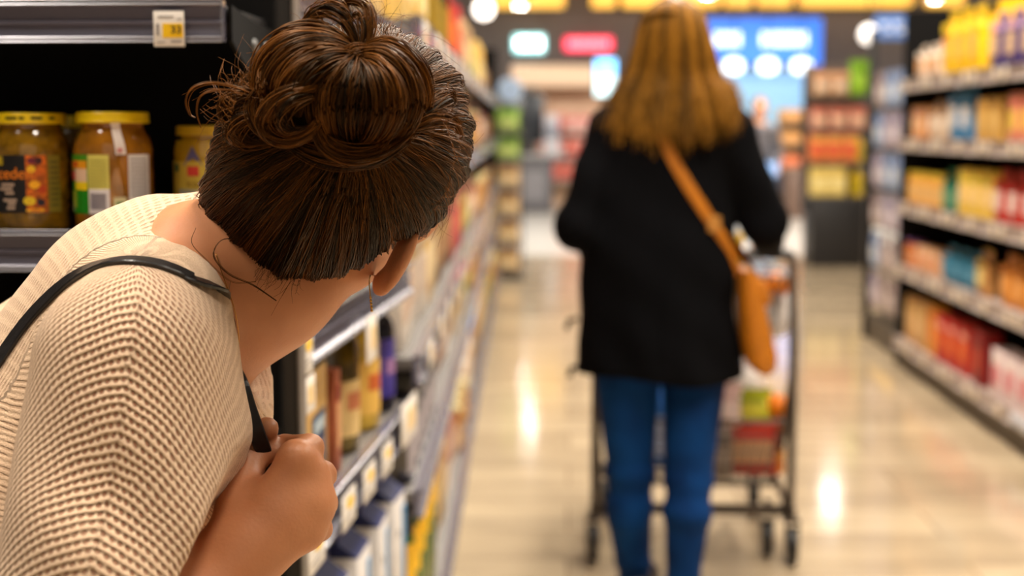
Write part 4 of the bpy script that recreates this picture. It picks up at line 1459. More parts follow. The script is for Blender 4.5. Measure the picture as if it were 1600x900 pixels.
# ------------------------------------------------------------------ people: shared
def skin_mat(name, r, g, b):
    m = bpy.data.materials.new(name)
    m.use_nodes = True
    nt = m.node_tree
    bs = nt.nodes['Principled BSDF']
    tc = nt.nodes.new('ShaderNodeTexCoord')
    n1 = nt.nodes.new('ShaderNodeTexNoise')
    n1.inputs['Scale'].default_value = 22
    n1.inputs['Detail'].default_value = 5
    nt.links.new(tc.outputs['Object'], n1.inputs['Vector'])
    rp = nt.nodes.new('ShaderNodeValToRGB')
    c = np.array(S(r, g, b)[:3])
    rp.color_ramp.elements[0].position = 0.3
    rp.color_ramp.elements[1].position = 0.72
    rp.color_ramp.elements[0].color = tuple(c * np.array([0.86, 0.78, 0.74])) + (1,)
    rp.color_ramp.elements[1].color = tuple(np.minimum(1, c * np.array([1.06, 1.06, 1.06]))) + (1,)
    nt.links.new(n1.outputs['Fac'], rp.inputs['Fac'])
    nt.links.new(rp.outputs['Color'], bs.inputs['Base Color'])
    bs.inputs['Roughness'].default_value = 0.46
    bs.inputs['Subsurface Weight'].default_value = 0.12
    bs.inputs['Subsurface Radius'].default_value = (0.010, 0.004, 0.002)
    n2 = nt.nodes.new('ShaderNodeTexNoise')
    n2.inputs['Scale'].default_value = 420
    n2.inputs['Detail'].default_value = 3
    nt.links.new(tc.outputs['Object'], n2.inputs['Vector'])
    bp = nt.nodes.new('ShaderNodeBump')
    bp.inputs['Strength'].default_value = 0.25
    bp.inputs['Distance'].default_value = 0.0008
    nt.links.new(n2.outputs['Fac'], bp.inputs['Height'])
    nt.links.new(bp.outputs['Normal'], bs.inputs['Normal'])
    return m


def hair_mat(name, dark, light):
    m = bpy.data.materials.new(name)
    m.use_nodes = True
    nt = m.node_tree
    bs = nt.nodes['Principled BSDF']
    a = nt.nodes.new('ShaderNodeAttribute')
    a.attribute_name = 'tone'
    rp = nt.nodes.new('ShaderNodeValToRGB')
    rp.color_ramp.elements[0].color = S(*dark)
    rp.color_ramp.elements[1].color = S(*light)
    nt.links.new(a.outputs['Fac'], rp.inputs['Fac'])
    nt.links.new(rp.outputs['Color'], bs.inputs['Base Color'])
    bs.inputs['Roughness'].default_value = 0.42
    bs.inputs['Specular IOR Level'].default_value = 0.28
    bs.inputs['Specular Tint'].default_value = (1.0, 0.66, 0.36, 1)
    return m


def strands_np(paths, r0, r1, tones, seg=3):
    """thin tapered hairs: paths (n, m, 3); returns arrays plus a tone per vertex"""
    P = np.asarray(paths, float)
    n, m, _ = P.shape
    T = np.gradient(P, axis=1)
    T /= np.linalg.norm(T, axis=2, keepdims=True) + 1e-12
    ref = np.where(np.abs(T[..., 2:3]) < 0.9, np.array([0, 0, 1.0]), np.array([1.0, 0, 0]))
    N = np.cross(T, ref)
    N /= np.linalg.norm(N, axis=2, keepdims=True) + 1e-12
    B = np.cross(T, N)
    u = np.linspace(0, 1, m)
    R = (r0 + (r1 - r0) * u)[None, :, None]
    rings = []
    for k in range(seg):
        a = 2 * PI * k / seg
        rings.append(P + R * (math.cos(a) * N + math.sin(a) * B))
    V = np.stack(rings, 2).reshape(-1, 3)
    base = (np.arange(n)[:, None] * m + np.arange(m - 1)[None]).reshape(-1) * seg
    Fs = []
    for k in range(seg):
        k2 = (k + 1) % seg
        Fs.append(np.stack([base + k, base + k2, base + seg + k2, base + seg + k], 1))
    return V, np.concatenate(Fs), np.repeat(np.asarray(tones, float), m * seg)


def merge(parts):
    Vs, Fs, Ts, n = [], [], [], 0
    for (V, F, T) in parts:
        Vs.append(V)
        Fs.extend([tuple(int(i) + n for i in f) for f in F])
        Ts.append(T)
        n += len(V)
    return np.concatenate(Vs), Fs, np.concatenate(Ts)


def norm(v):
    v = np.asarray(v, float)
    return v / np.linalg.norm(v)


def head_sdf(L):
    """a woman's bare head in its own frame: x to her right ear, y out of the face, z to the crown; origin between the ears"""
    d = ell(L, (0, -0.014, 0.035), (0.073, 0.094, 0.084))
    d = smin(d, ell(L, (0, 0.030, -0.020), (0.061, 0.060, 0.082)), 0.03)
    for s in (-1, 1):
        d = smin(d, rcone(L, (s * 0.050, -0.002, -0.052), (s * 0.012, 0.074, -0.096), 0.017, 0.015), 0.022)
        d = smin(d, ell(L, (s * 0.039, 0.058, -0.022), (0.022, 0.024, 0.024)), 0.02)
    d = smin(d, ell(L, (0, 0.078, -0.096), (0.017, 0.015, 0.014)), 0.015)
    d = smin(d, rcone(L, (-0.030, 0.078, 0.026), (0.030, 0.078, 0.026), 0.010, 0.010), 0.016)
    for s in (-1, 1):
        d = smax(d, -ell(L, (s * 0.031, 0.098, 0.008), (0.015, 0.013, 0.010)), 0.010)
        d = smin(d, ell(L, (s * 0.031, 0.078, 0.008), (0.0135, 0.012, 0.0115)), 0.003)
    d = smin(d, rcone(L, (0, 0.088, 0.016), (0, 0.112, -0.022), 0.006, 0.0095), 0.010)
    for s in (-1, 1):
        d = smin(d, ell(L, (s * 0.0105, 0.101, -0.026), (0.0075, 0.009, 0.0065)), 0.006)
    d = smin(d, ell(L, (0, 0.090, -0.051), (0.021, 0.009, 0.0048)), 0.006)
    d = smin(d, ell(L, (0, 0.088, -0.061), (0.018, 0.009, 0.0058)), 0.006)
    d = smax(d, -ell(L, (0, 0.100, -0.0555), (0.021, 0.006, 0.0014)), 0.003)
    for s in (-1, 1):                                   # ears
        Q = L - np.array([s * 0.074, -0.010, -0.012])
        a = s * 0.75
        Rm = rotz(a) @ rotx(-0.24)
        Q = Q @ Rm
        e = ell(Q, (s * 0.006, -0.010, 0.002), (0.0065, 0.0185, 0.0310))
        e = smax(e, -ell(Q, (s * 0.0135, -0.008, 0.004), (0.006, 0.011, 0.020)), 0.004)
        e = smin(e, ell(Q, (s * 0.006, -0.002, -0.027), (0.0058, 0.009, 0.011)), 0.008)
        d = smin(d, e, 0.006)
    return d


# ------------------------------------------------------------------ the woman peering round the shelf end
UP0 = norm((0.50, -0.48, 0.72))
FW0 = np.array([0.56, 0.80, 0.18])
FW = norm(FW0 - UP0 * (FW0 @ UP0))
RT_ = np.cross(FW, UP0)
HR = np.stack([RT_, FW, UP0], 1)          # columns: head axes in the place
HO = at(541, 270, 1.115)


def H(x, y, z):
    return HO + HR @ np.array([x, y, z])


NB = at(318, 452, 1.075)                  # base of the neck
SHR = at(206, 572, 0.935)                 # near shoulder
SHL = at(262, 452, 1.205)                 # far shoulder
ELB = at(150, 1130, 0.875)
WR = at(383, 858, 0.945)
PEL = at(-190, 1230, 1.06)
mc = [at(462, 716, 0.958), at(484, 740, 0.966), at(488, 786, 0.966), at(478, 830, 0.958)]
pip = [at(484, 700, 0.985), at(503, 742, 0.992), at(506, 786, 0.992), at(500, 826, 0.982)]
dip = [at(445, 699, 1.006), at(474, 748, 1.018), at(474, 792, 1.018), at(468, 828, 1.004)]
tipf = [at(424, 706, 0.990), at(440, 752, 1.004), at(440, 792, 1.006), at(440, 826, 0.994)]
thumb = [at(372, 790, 0.955), at(388, 722, 0.982), at(402, 690, 0.998), at(417, 670, 0.990)]
ELL = at(100, 1040, 1.215)
WRL = at(40, 1330, 1.20)


def hand_left(P):
    """the far hand hanging relaxed, below the photo's edge"""
    ax = norm(WRL - ELL)
    sd = np.array([1.0, 0, 0])
    sd = norm(sd - ax * (sd @ ax))
    d = rcone(P, WRL, WRL + ax * 0.07, 0.024, 0.022)
    for i, (o_, l_) in enumerate(((-0.026, 0.062), (-0.009, 0.072), (0.009, 0.068), (0.026, 0.052))):
        b_ = WRL + ax * 0.078 + sd * o_
        k_ = b_ + ax * l_ * 0.5 + np.array([0, -0.006, 0])
        t_ = b_ + ax * l_ + np.array([0, -0.020, 0])
        d = smin(d, rcone(P, WRL + ax * 0.02 + sd * o_ * 0.5, b_, 0.013, 0.0105), 0.008)
        d = smin(d, rcone(P, b_, k_, 0.0095, 0.0085), 0.003)
        d = smin(d, rcone(P, k_, t_, 0.0085, 0.0065), 0.003)
    d = smin(d, rcone(P, WRL + ax * 0.02 - sd * 0.02, WRL + ax * 0.065 - sd * 0.052, 0.013, 0.009), 0.008)
    return d


def fist(P):
    d = rcone(P, WR, (mc[1] + mc[2]) / 2 * 0.45 + WR * 0.55, 0.0255, 0.025)
    for i in range(4):
        base = WR + (mc[i] - WR) * 0.12
        d = smin(d, rcone(P, base, mc[i], 0.0165, 0.0118), 0.014)
    for i in range(4):
        d = smin(d, np.linalg.norm(P - mc[i], axis=1) - 0.0122, 0.006)
        rr = (0.0102, 0.0104, 0.0100, 0.0090)[i]
        d = smin(d, rcone(P, mc[i], pip[i], rr + 0.0008, rr), 0.004)
        d = smin(d, rcone(P, pip[i], dip[i], rr, rr * 0.92), 0.003)
        d = smin(d, rcone(P, dip[i], tipf[i], rr * 0.92, rr * 0.78), 0.003)
    d = smin(d, rcone(P, (mc[1] + mc[3]) / 2, WR, 0.018, 0.02), 0.012)
    d = smin(d, rcone(P, thumb[0], thumb[1], 0.0155, 0.0118), 0.010)
    d = smin(d, rcone(P, thumb[1], thumb[2], 0.0118, 0.0108), 0.003)
    d = smin(d, rcone(P, thumb[2], thumb[3], 0.0108, 0.0088), 0.003)
    return d


def body_core(P):
    """skin of head, neck, shoulders, near arm"""
    d = head_sdf((P - HO) @ HR)
    nk_top = H(0, -0.015, -0.045)
    nk_mid = at(420, 440, 1.095)
    n = smin(rcone(P, nk_top, nk_mid, 0.050, 0.047), rcone(P, nk_mid, NB, 0.047, 0.045), 0.03)
    n = smin(n, rcone(P, H(0.045, -0.02, -0.05), at(400, 500, 1.05), 0.016, 0.018), 0.03)
    d = smin(d, n, 0.022)
    sh = smin(rcone(P, NB, at(240, 500, 0.985), 0.050, 0.042), rcone(P, NB, at(272, 490, 1.15), 0.042, 0.030), 0.03)
    sh = smin(sh, rcone(P, NB, at(120, 760, 1.07), 0.062, 0.088), 0.04)
    sh = smin(sh, rcone(P, at(120, 760, 1.07), PEL, 0.088, 0.11), 0.03)
    d = smin(d, sh, 0.03)
    arm = smin(rcone(P, at(240, 500, 0.985), ELB, 0.045, 0.038), rcone(P, ELB, WR, 0.040, 0.0255), 0.02)
    arm = smin(arm, fist(P), 0.014)
    d = smin(d, arm, 0.015)
    la = smin(rcone(P, at(262, 470, 1.19), ELL, 0.045, 0.038), rcone(P, ELL, WRL, 0.038, 0.024), 0.02)
    d = smin(d, smin(la, hand_left(P), 0.008), 0.015)
    return d


AX_T = at(262, 395, 0.93)                 # the seam of the near sleeve runs down this line
AX_B = at(170, 900, 0.86)


def sweater_sdf(P):
    arm = rcone(P, SHR, at(190, 920, 0.900), 0.066, 0.078)
    arm = smin(arm, rcone(P, at(190, 920, 0.900), at(165, 1110, 0.885), 0.078, 0.072), 0.03)
    arm = smin(arm, rcone(P, at(250, 500, 0.985), at(268, 700, 0.955), 0.050, 0.044), 0.03)
    arm = smin(arm, rcone(P, at(272, 690, 0.952), at(256, 770, 0.940), 0.042, 0.034), 0.03)
    cuff = rcone(P, ELB, at(312, 925, 0.935), 0.064, 0.040)
    arm = smin(arm, cuff, 0.03)
    tor = rcone(P, at(238, 520, 1.08), at(20, 900, 1.07), 0.100, 0.135)
    tor = smin(tor, rcone(P, at(20, 900, 1.07), PEL, 0.135, 0.155), 0.04)
    tor = smin(tor, rcone(P, SHL, at(60, 640, 1.16), 0.070, 0.09), 0.05)
    chest = rcone(P, at(312, 606, 1.085), at(255, 840, 1.07), 0.049, 0.080)
    tor = smin(tor, chest, 0.035)
    d = smin(tor, arm, 0.05)
    larm = smin(rcone(P, SHL, ELL, 0.07, 0.062), rcone(P, ELL, ELL + (WRL - ELL) * 0.8, 0.062, 0.045), 0.03)
    d = smin(d, larm, 0.03)
    # folds
    d = d + 0.0035 * np.sin(P[:, 2] * 46 + P[:, 0] * 60 + 1.5 * np.sin(P[:, 1] * 30)) * np.exp(-((P[:, 2] - 1.0) / 0.12) ** 2)
    # the neck opening
    hole = rcone(P, at(300, 412, 1.05), at(470, 470, 1.075), 0.034, 0.084)
    hole = smin(hole, rcone(P, at(315, 430, 1.04), at(395, 520, 1.03), 0.040, 0.042), 0.02)
    d = smax(d, -hole, 0.008)
    # collar: a raised roll round the back of the neck
    col = smin(rcone(P, at(200, 380, 1.06), at(246, 350, 1.10), 0.020, 0.019), rcone(P, at(246, 350, 1.10), at(345, 330, 1.14), 0.019, 0.020), 0.01)
    d = smin(d, col, 0.022)
    # cut at the cuff
    cc, cn = at(318, 903, 0.94), norm(WR - ELB)
    near_cuff = np.linalg.norm(P - cc, axis=1) - 0.050
    d = np.maximum(d, np.minimum((P - cc) @ cn, -near_cuff))
    # the pushed-up sleeve leaves wrist and fist free
    Qc = P.copy()
    Qc[:, 1] = np.where(P[:, 1] < 0.94, 0.94 + (P[:, 1] - 0.94) * 0.3, P[:, 1])
    free = rcone(Qc, at(352, 874, 0.935), at(440, 748, 0.945), 0.026, 0.034)
    d = smax(d, -free, 0.008)
    return d



skin1 = skin_mat('skin_warm', 202, 138, 96)
W1 = empty('person', (-0.62, 1.06, 0), 0, 'woman in cream knit sweater with messy brown bun, peering round the shelf end', 'person')
V, F = sdf_mesh(body_core, (-0.85, 0.78, 0.50), (0.12, 1.34, 1.46), 0.0030)
V = relax(V, F, 1, 0.4)
obj_np('body', V, F, skin1, W1)


def knit_mat():
    m = bpy.data.materials.new('cream_knit')
    m.use_nodes = True
    nt = m.node_tree
    L = nt.links
    bs = nt.nodes['Principled BSDF']
    bs.inputs['Roughness'].default_value = 0.85
    bs.inputs['Specular IOR Level'].default_value = 0.2
    bs.inputs['Sheen Weight'].default_value = 0.12
    bs.inputs['Sheen Roughness'].default_value = 0.5

    def math_(op, a, b=None, c=None):
        n = nt.nodes.new('ShaderNodeMath')
        n.operation = op
        for i, x in enumerate((a, b, c)):
            if x is None:
                continue
            if isinstance(x, (int, float)):
                n.inputs[i].default_value = x
            else:
                L.new(x, n.inputs[i])
        return n.outputs[0]

    def attr(nm):
        a = nt.nodes.new('ShaderNodeAttribute')
        a.attribute_name = nm
        return a.outputs['Fac']
    tc = nt.nodes.new('ShaderNodeTexCoord')
    wob = nt.nodes.new('ShaderNodeTexNoise')
    wob.inputs['Scale'].default_value = 38
    wob.inputs['Detail'].default_value = 2
    L.new(tc.outputs['Object'], wob.inputs['Vector'])
    w = math_('MULTIPLY', math_('SUBTRACT', wob.outputs['Fac'], 0.5), 0.9)
    kr = math_('ADD', attr('knit_row'), w)
    ks = math_('ADD', attr('knit_stitch'), w)
    row = math_('COSINE', math_('MULTIPLY', kr, 2 * PI))
    half = math_('MULTIPLY', math_('ROUND', kr), 0.5)
    st = math_('COSINE', math_('MULTIPLY', math_('ADD', ks, half), 2 * PI))
    r01 = math_('MULTIPLY_ADD', row, 0.5, 0.5)
    s01 = math_('MULTIPLY_ADD', st, 0.5, 0.5)
    big = nt.nodes.new('ShaderNodeTexNoise')
    big.inputs['Scale'].default_value = 9
    big.inputs['Detail'].default_value = 3
    L.new(tc.outputs['Object'], big.inputs['Vector'])
    openness = math_('MULTIPLY', attr('knit_open'), math_('MULTIPLY_ADD', big.outputs['Fac'], 1.1, 0.45))
    mr = nt.nodes.new('ShaderNodeMapRange')
    mr.interpolation_type = 'SMOOTHSTEP'
    mr.inputs['From Min'].default_value = 0.30
    mr.inputs['From Max'].default_value = 0.62
    L.new(math_('MULTIPLY', r01, math_('MULTIPLY_ADD', s01, 0.85, 0.15)), mr.inputs['Value'])
    hole = math_('MULTIPLY', mr.outputs['Result'], openness)
    hole = math_('MINIMUM', hole, 1.0)
    fib = nt.nodes.new('ShaderNodeTexNoise')
    fib.inputs['Scale'].default_value = 900
    fib.inputs['Detail'].default_value = 3
    L.new(tc.outputs['Object'], fib.inputs['Vector'])
    mx = nt.nodes.new('ShaderNodeMix')
    mx.data_type = 'RGBA'
    mx.inputs[6].default_value = S(232, 200, 168)
    mx.inputs[7].default_value = S(150, 92, 64)
    L.new(math_('MULTIPLY', hole, 0.85), mx.inputs['Factor'])
    mul = nt.nodes.new('ShaderNodeMix')
    mul.data_type = 'RGBA'
    mul.blend_type = 'MULTIPLY'
    mul.inputs['Factor'].default_value = 0.5
    rp = nt.nodes.new('ShaderNodeValToRGB')
    rp.color_ramp.elements[0].position = 0.35
    rp.color_ramp.elements[0].color = (0.62, 0.56, 0.48, 1)
    rp.color_ramp.elements[1].position = 0.65
    L.new(fib.outputs['Fac'], rp.inputs['Fac'])
    L.new(mx.outputs[2], mul.inputs[6])
    L.new(rp.outputs['Color'], mul.inputs[7])
    L.new(mul.outputs[2], bs.inputs['Base Color'])
    seam = attr('knit_seam')
    hgt = math_('SUBTRACT', math_('MULTIPLY', math_('MULTIPLY', math_('SUBTRACT', 1.0, r01), 0.6), math_('MINIMUM', openness, 1.0)), math_('MULTIPLY', hole, 0.9))
    hgt = math_('ADD', hgt, math_('MULTIPLY', fib.outputs['Fac'], 0.25))
    hgt = math_('ADD', hgt, math_('MULTIPLY', seam, 0.8))
    bp = nt.nodes.new('ShaderNodeBump')
    bp.inputs['Strength'].default_value = 0.95
    bp.inputs['Distance'].default_value = 0.0022
    L.new(hgt, bp.inputs['Height'])
    L.new(bp.outputs['Normal'], bs.inputs['Normal'])
    return m


def refine(V, F):
    """split every quad in four, smoothing a little"""
    F = np.asarray(F)
    e = np.concatenate([F[:, [0, 1]], F[:, [1, 2]], F[:, [2, 3]], F[:, [3, 0]]])
    es = np.sort(e, 1)
    key = es[:, 0].astype(np.int64) * len(V) + es[:, 1]
    u, inv = np.unique(key, return_inverse=True)
    mid = 0.5 * (V[u // len(V)] + V[u % len(V)])
    cen = V[F].mean(1)
    nV, nE, nF = len(V), len(u), len(F)
    m = inv.reshape(4, nF).T + nV
    c = np.arange(nF) + nV + nE
    Q = np.concatenate([np.stack([F[:, k], m[:, k], c, m[:, (k + 3) % 4]], 1) for k in range(4)])
    return np.concatenate([V, mid, cen]), Q


def knit_coords(V):
    ax = norm(AX_B - AX_T)
    # the seam faces the photographer: measure the turn around the sleeve from it
    c0 = (SHR + at(190, 920, 0.90)) / 2
    h = (V - AX_T) @ ax
    cen = SHR + norm(at(190, 920, 0.90) - SHR) * ((V - SHR) @ norm(at(190, 920, 0.90) - SHR))[:, None]
    axc = norm(at(190, 920, 0.90) - SHR)
    toc = norm(np.array([0, -1.0, 0]) - axc * (np.array([0, -1.0, 0]) @ axc))
    sdv = np.cross(toc, axc)
    sdv = sdv if sdv[0] > 0 else -sdv
    q = V - cen
    x = q @ sdv
    y = q @ toc
    ang = np.arctan2(x, y)
    # where the seam lies at each height
    seam_x = (AX_T + ax * h[:, None] - cen) @ sdv
    s = ang * 0.072 - np.arctan2(seam_x, 0.068) * 0.072
    s = np.where(y < -0.05, np.sign(x) * 0.16 + (x - np.sign(x) * 0.07), s)
    drop = np.where(s < 0, 4.2 * s * s + 0.30 * np.abs(s), 6.0 * s * s + 0.38 * np.abs(s))
    r = (h - drop)
    return r, s


knit = knit_mat()
V, F = sdf_mesh(sweater_sdf, (-1.05, 0.74, 0.66), (0.02, 1.37, 1.36), 0.0058)
V = relax(V, F, 2, 0.5)
V, F = refine(V, F)
V = relax(V, F, 2, 0.5)
kr, ks = knit_coords(V)
openf = np.clip(1.15 - np.abs(ks) / 0.14, 0.25, 1.0) * np.clip((1.20 - V[:, 1]) / 0.12, 0.12, 1)
SW = obj_np('sweater', V, F, knit, W1, attrs={'knit_row': kr / 0.0060, 'knit_stitch': ks / 0.0047, 'knit_open': openf,
                                              'knit_seam': np.exp(-(ks / 0.0016) ** 2)})

# thumb nail
nl = norm(thumb[3] - thumb[2])
nn = norm(np.array([0.25, -0.75, 0.55]) - nl * (np.array([0.25, -0.75, 0.55]) @ nl))
ns = np.cross(nl, nn)
V, F = [], []
for j in range(6):
    for i in range(7):
        u, v = (i - 3) / 3.0, j / 5.0
        wd = 0.0062 * (1 - 0.35 * max(0, v - 0.6) / 0.4 * abs(u))
        V.append(thumb[3] + nl * (0.0072 * v - 0.0035) + ns * wd * u + nn * (0.0092 - 0.0030 * u * u - 0.0012 * v * v))
for j in range(5):
    for i in range(6):
        a_ = j * 7 + i
        F.append((a_, a_ + 1, a_ + 8, a_ + 7))
obj_np('thumb_nail', V, F, C(232, 196, 176, 0.25), W1)

# --- trousers and shoes, below the photo's edge
jeans1 = M('charcoal_trousers', S(52, 52, 60), 0.85, var=0.15, scale=200)


def trousers_sdf(P):
    d = rcone(P, PEL + np.array([0, 0, 0.0]), PEL + np.array([-0.02, 0, -0.12]), 0.150, 0.14)
    for s in (-1, 1):
        hip = PEL + np.array([-0.02, 0.085 * s, -0.10])
        kn = np.array([PEL[0] + 0.04, PEL[1] + 0.09 * s, 0.46])
        an = np.array([PEL[0] - 0.02, PEL[1] + 0.09 * s, 0.09])
        d = smin(d, smin(rcone(P, hip, kn, 0.085, 0.058), rcone(P, kn, an, 0.058, 0.042), 0.02), 0.03)
    return d


zt = PEL[2]
V, F = sdf_mesh(trousers_sdf, (PEL[0] - 0.25, PEL[1] - 0.3, 0.05), (PEL[0] + 0.25, PEL[1] + 0.3, zt + 0.2), 0.010)
obj_np('trousers', V, F, jeans1, W1)
for s in (-1, 1):
    f0 = np.array([PEL[0] - 0.02, PEL[1] + 0.09 * s, 0.0])

    def shoe(P, f0=f0):
        d = rcone(P, f0 + np.array([-0.03, 0, 0.035]), f0 + np.array([0.13, 0, 0.028]), 0.036, 0.034)
        d = smin(d, rcone(P, f0 + np.array([0, 0, 0.04]), f0 + np.array([0, 0, 0.10]), 0.036, 0.04), 0.02)
        return smax(d, -(P[:, 2] - 0.001), 0.006)
    V, F = sdf_mesh(shoe, f0 + np.array([-0.1, -0.06, -0.02]), f0 + np.array([0.2, 0.06, 0.16]), 0.006)
    obj_np('shoe', V, F, C(40, 36, 36, 0.5), W1)

# --- hair
hair1 = hair_mat('brown_hair', (14, 8, 4), (150, 90, 32))
CAPC = np.array([0, -0.020, 0.030])
CAPR = np.array([0.084, 0.106, 0.098])


LUMPS = [((at(388, 322, 1.065) - HO) @ HR, 0.029), ((at(452, 366, 1.06) - HO) @ HR, 0.031)]


def cap_sdf_local(L):
    d = ell(L, CAPC, CAPR)
    for (c_, r_) in LUMPS:                               # loose fullness over the nape
        d = smin(d, np.linalg.norm(L - c_, axis=1) - r_, 0.03)
    # hairline: forehead, temples and around the ears
    face = L[:, 1] - (0.052 + 0.28 * np.minimum(L[:, 2], 0.10) + 0.0 * L[:, 0])
    face = np.where(L[:, 2] < 0.0, L[:, 1] - (0.052 + 1.05 * L[:, 2]), face)
    d = smax(d, face, 0.020)
    nape = -(L[:, 2] + 0.092 + 0.30 * (L[:, 1] + 0.06))
    d = smax(d, nape, 0.030)
    for s in (-1, 1):
        d = smax(d, -ell(L, (s * 0.090, -0.010, -0.020), (0.032, 0.030, 0.042)), 0.008)
    return d


_b = trace(556, 190, lambda P: cap_sdf_local((P - HO) @ HR), 0.6)
BUN = (_b - HO) @ HR                             # where the bun is tied, in the head's frame


def cap_flow(L):
    """turn of a point around the tie of the bun: locks of hair keep a constant turn"""
    n = norm(BUN - CAPC)
    a = norm(np.cross(n, [1, 0, 0]))
    b = np.cross(n, a)
    q = L - CAPC
    return np.arctan2(q @ a, q @ b), np.arccos(np.clip((q / np.linalg.norm(q, axis=1, keepdims=True)) @ n, -1, 1))


def ridge(ang, rad, seed=0):
    r_ = np.random.default_rng(100 + seed)
    out = np.zeros_like(ang)
    for k, amp in ((9, 0.5), (17, 0.6), (31, 0.7), (53, 0.6), (87, 0.45)):
        ph = r_.uniform(0, 6.28)
        out += amp * np.sin(k * ang + ph + 1.2 * np.sin(rad * 3.0 + ph) * (k / 40.0))
    return out / 1.5


V, F = sdf_mesh(cap_sdf_local, (-0.14, -0.16, -0.12), (0.13, 0.11, 0.16), 0.0030)
V = relax(V, F, 2, 0.5)
V, F = refine(V, F)
V = relax(V, F, 1, 0.5)
nrm = (V - CAPC) / np.linalg.norm(V - CAPC, axis=1, keepdims=True)
ang, rad = cap_flow(V)
V = V + nrm * (0.0026 * ridge(ang, rad))[:, None]
parts = [(V @ HR.T + HO, F, np.clip(0.05 + 0.04 * ridge(ang, rad, 2), 0, 0.2))]
# strands combed from the hairline up to the tie
capV = V
outer = np.argwhere(cap_sdf_local(capV * 1.0 + nrm * 0.004) > 0)[:, 0]
pick = RNG.choice(len(capV), 8200, replace=False)
dirB = norm(BUN - CAPC)
paths, tones = [], []
mseg = 14
for i in pick:
    q = (capV[i] - CAPC)
    q0 = norm(q)
    w = math.acos(max(-1, min(1, q0 @ dirB)))
    if w < 0.15:
        continue
    lift = 0.0006 + 0.0022 * RNG.random() ** 2
    u = np.linspace(0, 1, mseg)
    t_ = u * (0.75 + 0.25 * RNG.random())
    dirs = (np.sin((1 - t_) * w)[:, None] * q0 + np.sin(t_ * w)[:, None] * dirB) / math.sin(w)
    # push each point out to the cap surface
    P_ = CAPC + dirs * 0.13
    for _ in range(7):
        P_ = P_ - dirs * np.clip(cap_sdf_local(P_), -0.03, 0.03)[:, None] * 0.95
    sway = 0.0022 * np.sin(u * (4 + 3 * RNG.random()) + RNG.random() * 6)
    side = np.cross(dirs, np.roll(dirs, -1, 0) - dirs + 1e-6)
    side /= np.linalg.norm(side, axis=1, keepdims=True) + 1e-9
    a_, r_ = cap_flow(P_[mseg // 2:mseg // 2 + 1])
    P_ = P_ + dirs * (lift + 0.0026 * float(ridge(a_, r_)[0])) * np.sin(np.clip(u * 1.1 + 0.05, 0, 1) * PI)[:, None] ** 0.5 + side * sway[:, None]
    paths.append(P_ @ HR.T + HO)
    tones.append(np.clip(0.07 + 0.15 * float(ridge(a_, r_, 5)[0]) + RNG.normal(0, 0.09) + 0.35 * (RNG.random() < 0.05) + 0.16 * np.clip((P_[3, 2] - 0.02) / 0.08, 0, 1), 0.0, 0.75))  # upper strands toned lighter: light from above put into the hair colour
parts.append(strands_np(paths, 0.00050, 0.00022, tones))
V, Fs, T = merge(parts)
HAIR = obj_np('hair', V, Fs, hair1, W1, attrs={'tone': T})

# the bun: a dark core and locks of hair wound over it
YB = _b[1] - 0.022


def B(px, py, dy=0.0):
    return at(px, py, YB + dy)


def core(P):
    d = ell(P, B(580, 150), (0.026, 0.030, 0.031))
    d = smin(d, ell(P, B(492, 130, 0.014), (0.034, 0.030, 0.028)), 0.02)
    d = smin(d, ell(P, B(452, 185, 0.025), (0.026, 0.030, 0.024)), 0.02)
    d = smin(d, ell(P, B(545, 190, 0.03), (0.040, 0.034, 0.020)), 0.02)
    return d


V, F = sdf_mesh(core, B(545, 140) - np.array([0.12, 0.09, 0.10]), B(545, 140) + np.array([0.12, 0.10, 0.09]), 0.004)
parts = [(V, F, np.full(len(V), 0.05))]


def lock(ctrl, r, n, tone, spread=0.17, tip=0.5, wav=0.0, thick=0.00050):
    """one lock: n hairs side by side along a bent path, twisting a little"""
    C_ = spline(ctrl, 26)
    T_ = np.gradient(C_, axis=0)
    T_ /= np.linalg.norm(T_, axis=1, keepdims=True)
    view = np.array([0.05, -1.0, 0.1])
    N_ = np.cross(T_, view)
    N_ /= np.linalg.norm(N_, axis=1, keepdims=True) + 1e-9
    B_ = np.cross(T_, N_)
    u = np.linspace(0, 1, 26)
    prof = np.clip(np.sin(PI * (0.12 + 0.76 * u)) ** 0.7, 0.1, 1)
    prof = prof * (1 - (1 - tip) * u)
    ps, ts = [], []
    for i in range(n):
        a = RNG.uniform(0, 2 * PI)
        q = math.sqrt(RNG.random())
        tw = RNG.normal(0, 0.8)
        jit = RNG.normal(0, spread * 0.012, 3)
        A_ = a + tw * u
        off = (np.cos(A_) * q)[:, None] * N_ * r + (np.sin(A_) * q * 0.55)[:, None] * B_ * r
        P_ = C_ + off * prof[:, None] + jit * np.sin(u * PI)[:, None]
        if wav:
            P_ = P_ + N_ * (wav * np.sin(u * 9 + a))[:, None]
        ps.append(P_)
        ts.append(np.clip(tone + 0.16 * math.cos(a * 2 + q * 5) + RNG.normal(0, 0.10), 0, 1))
    parts.append(strands_np(ps, thick, thick * 0.6, ts))


K = (563, 82)
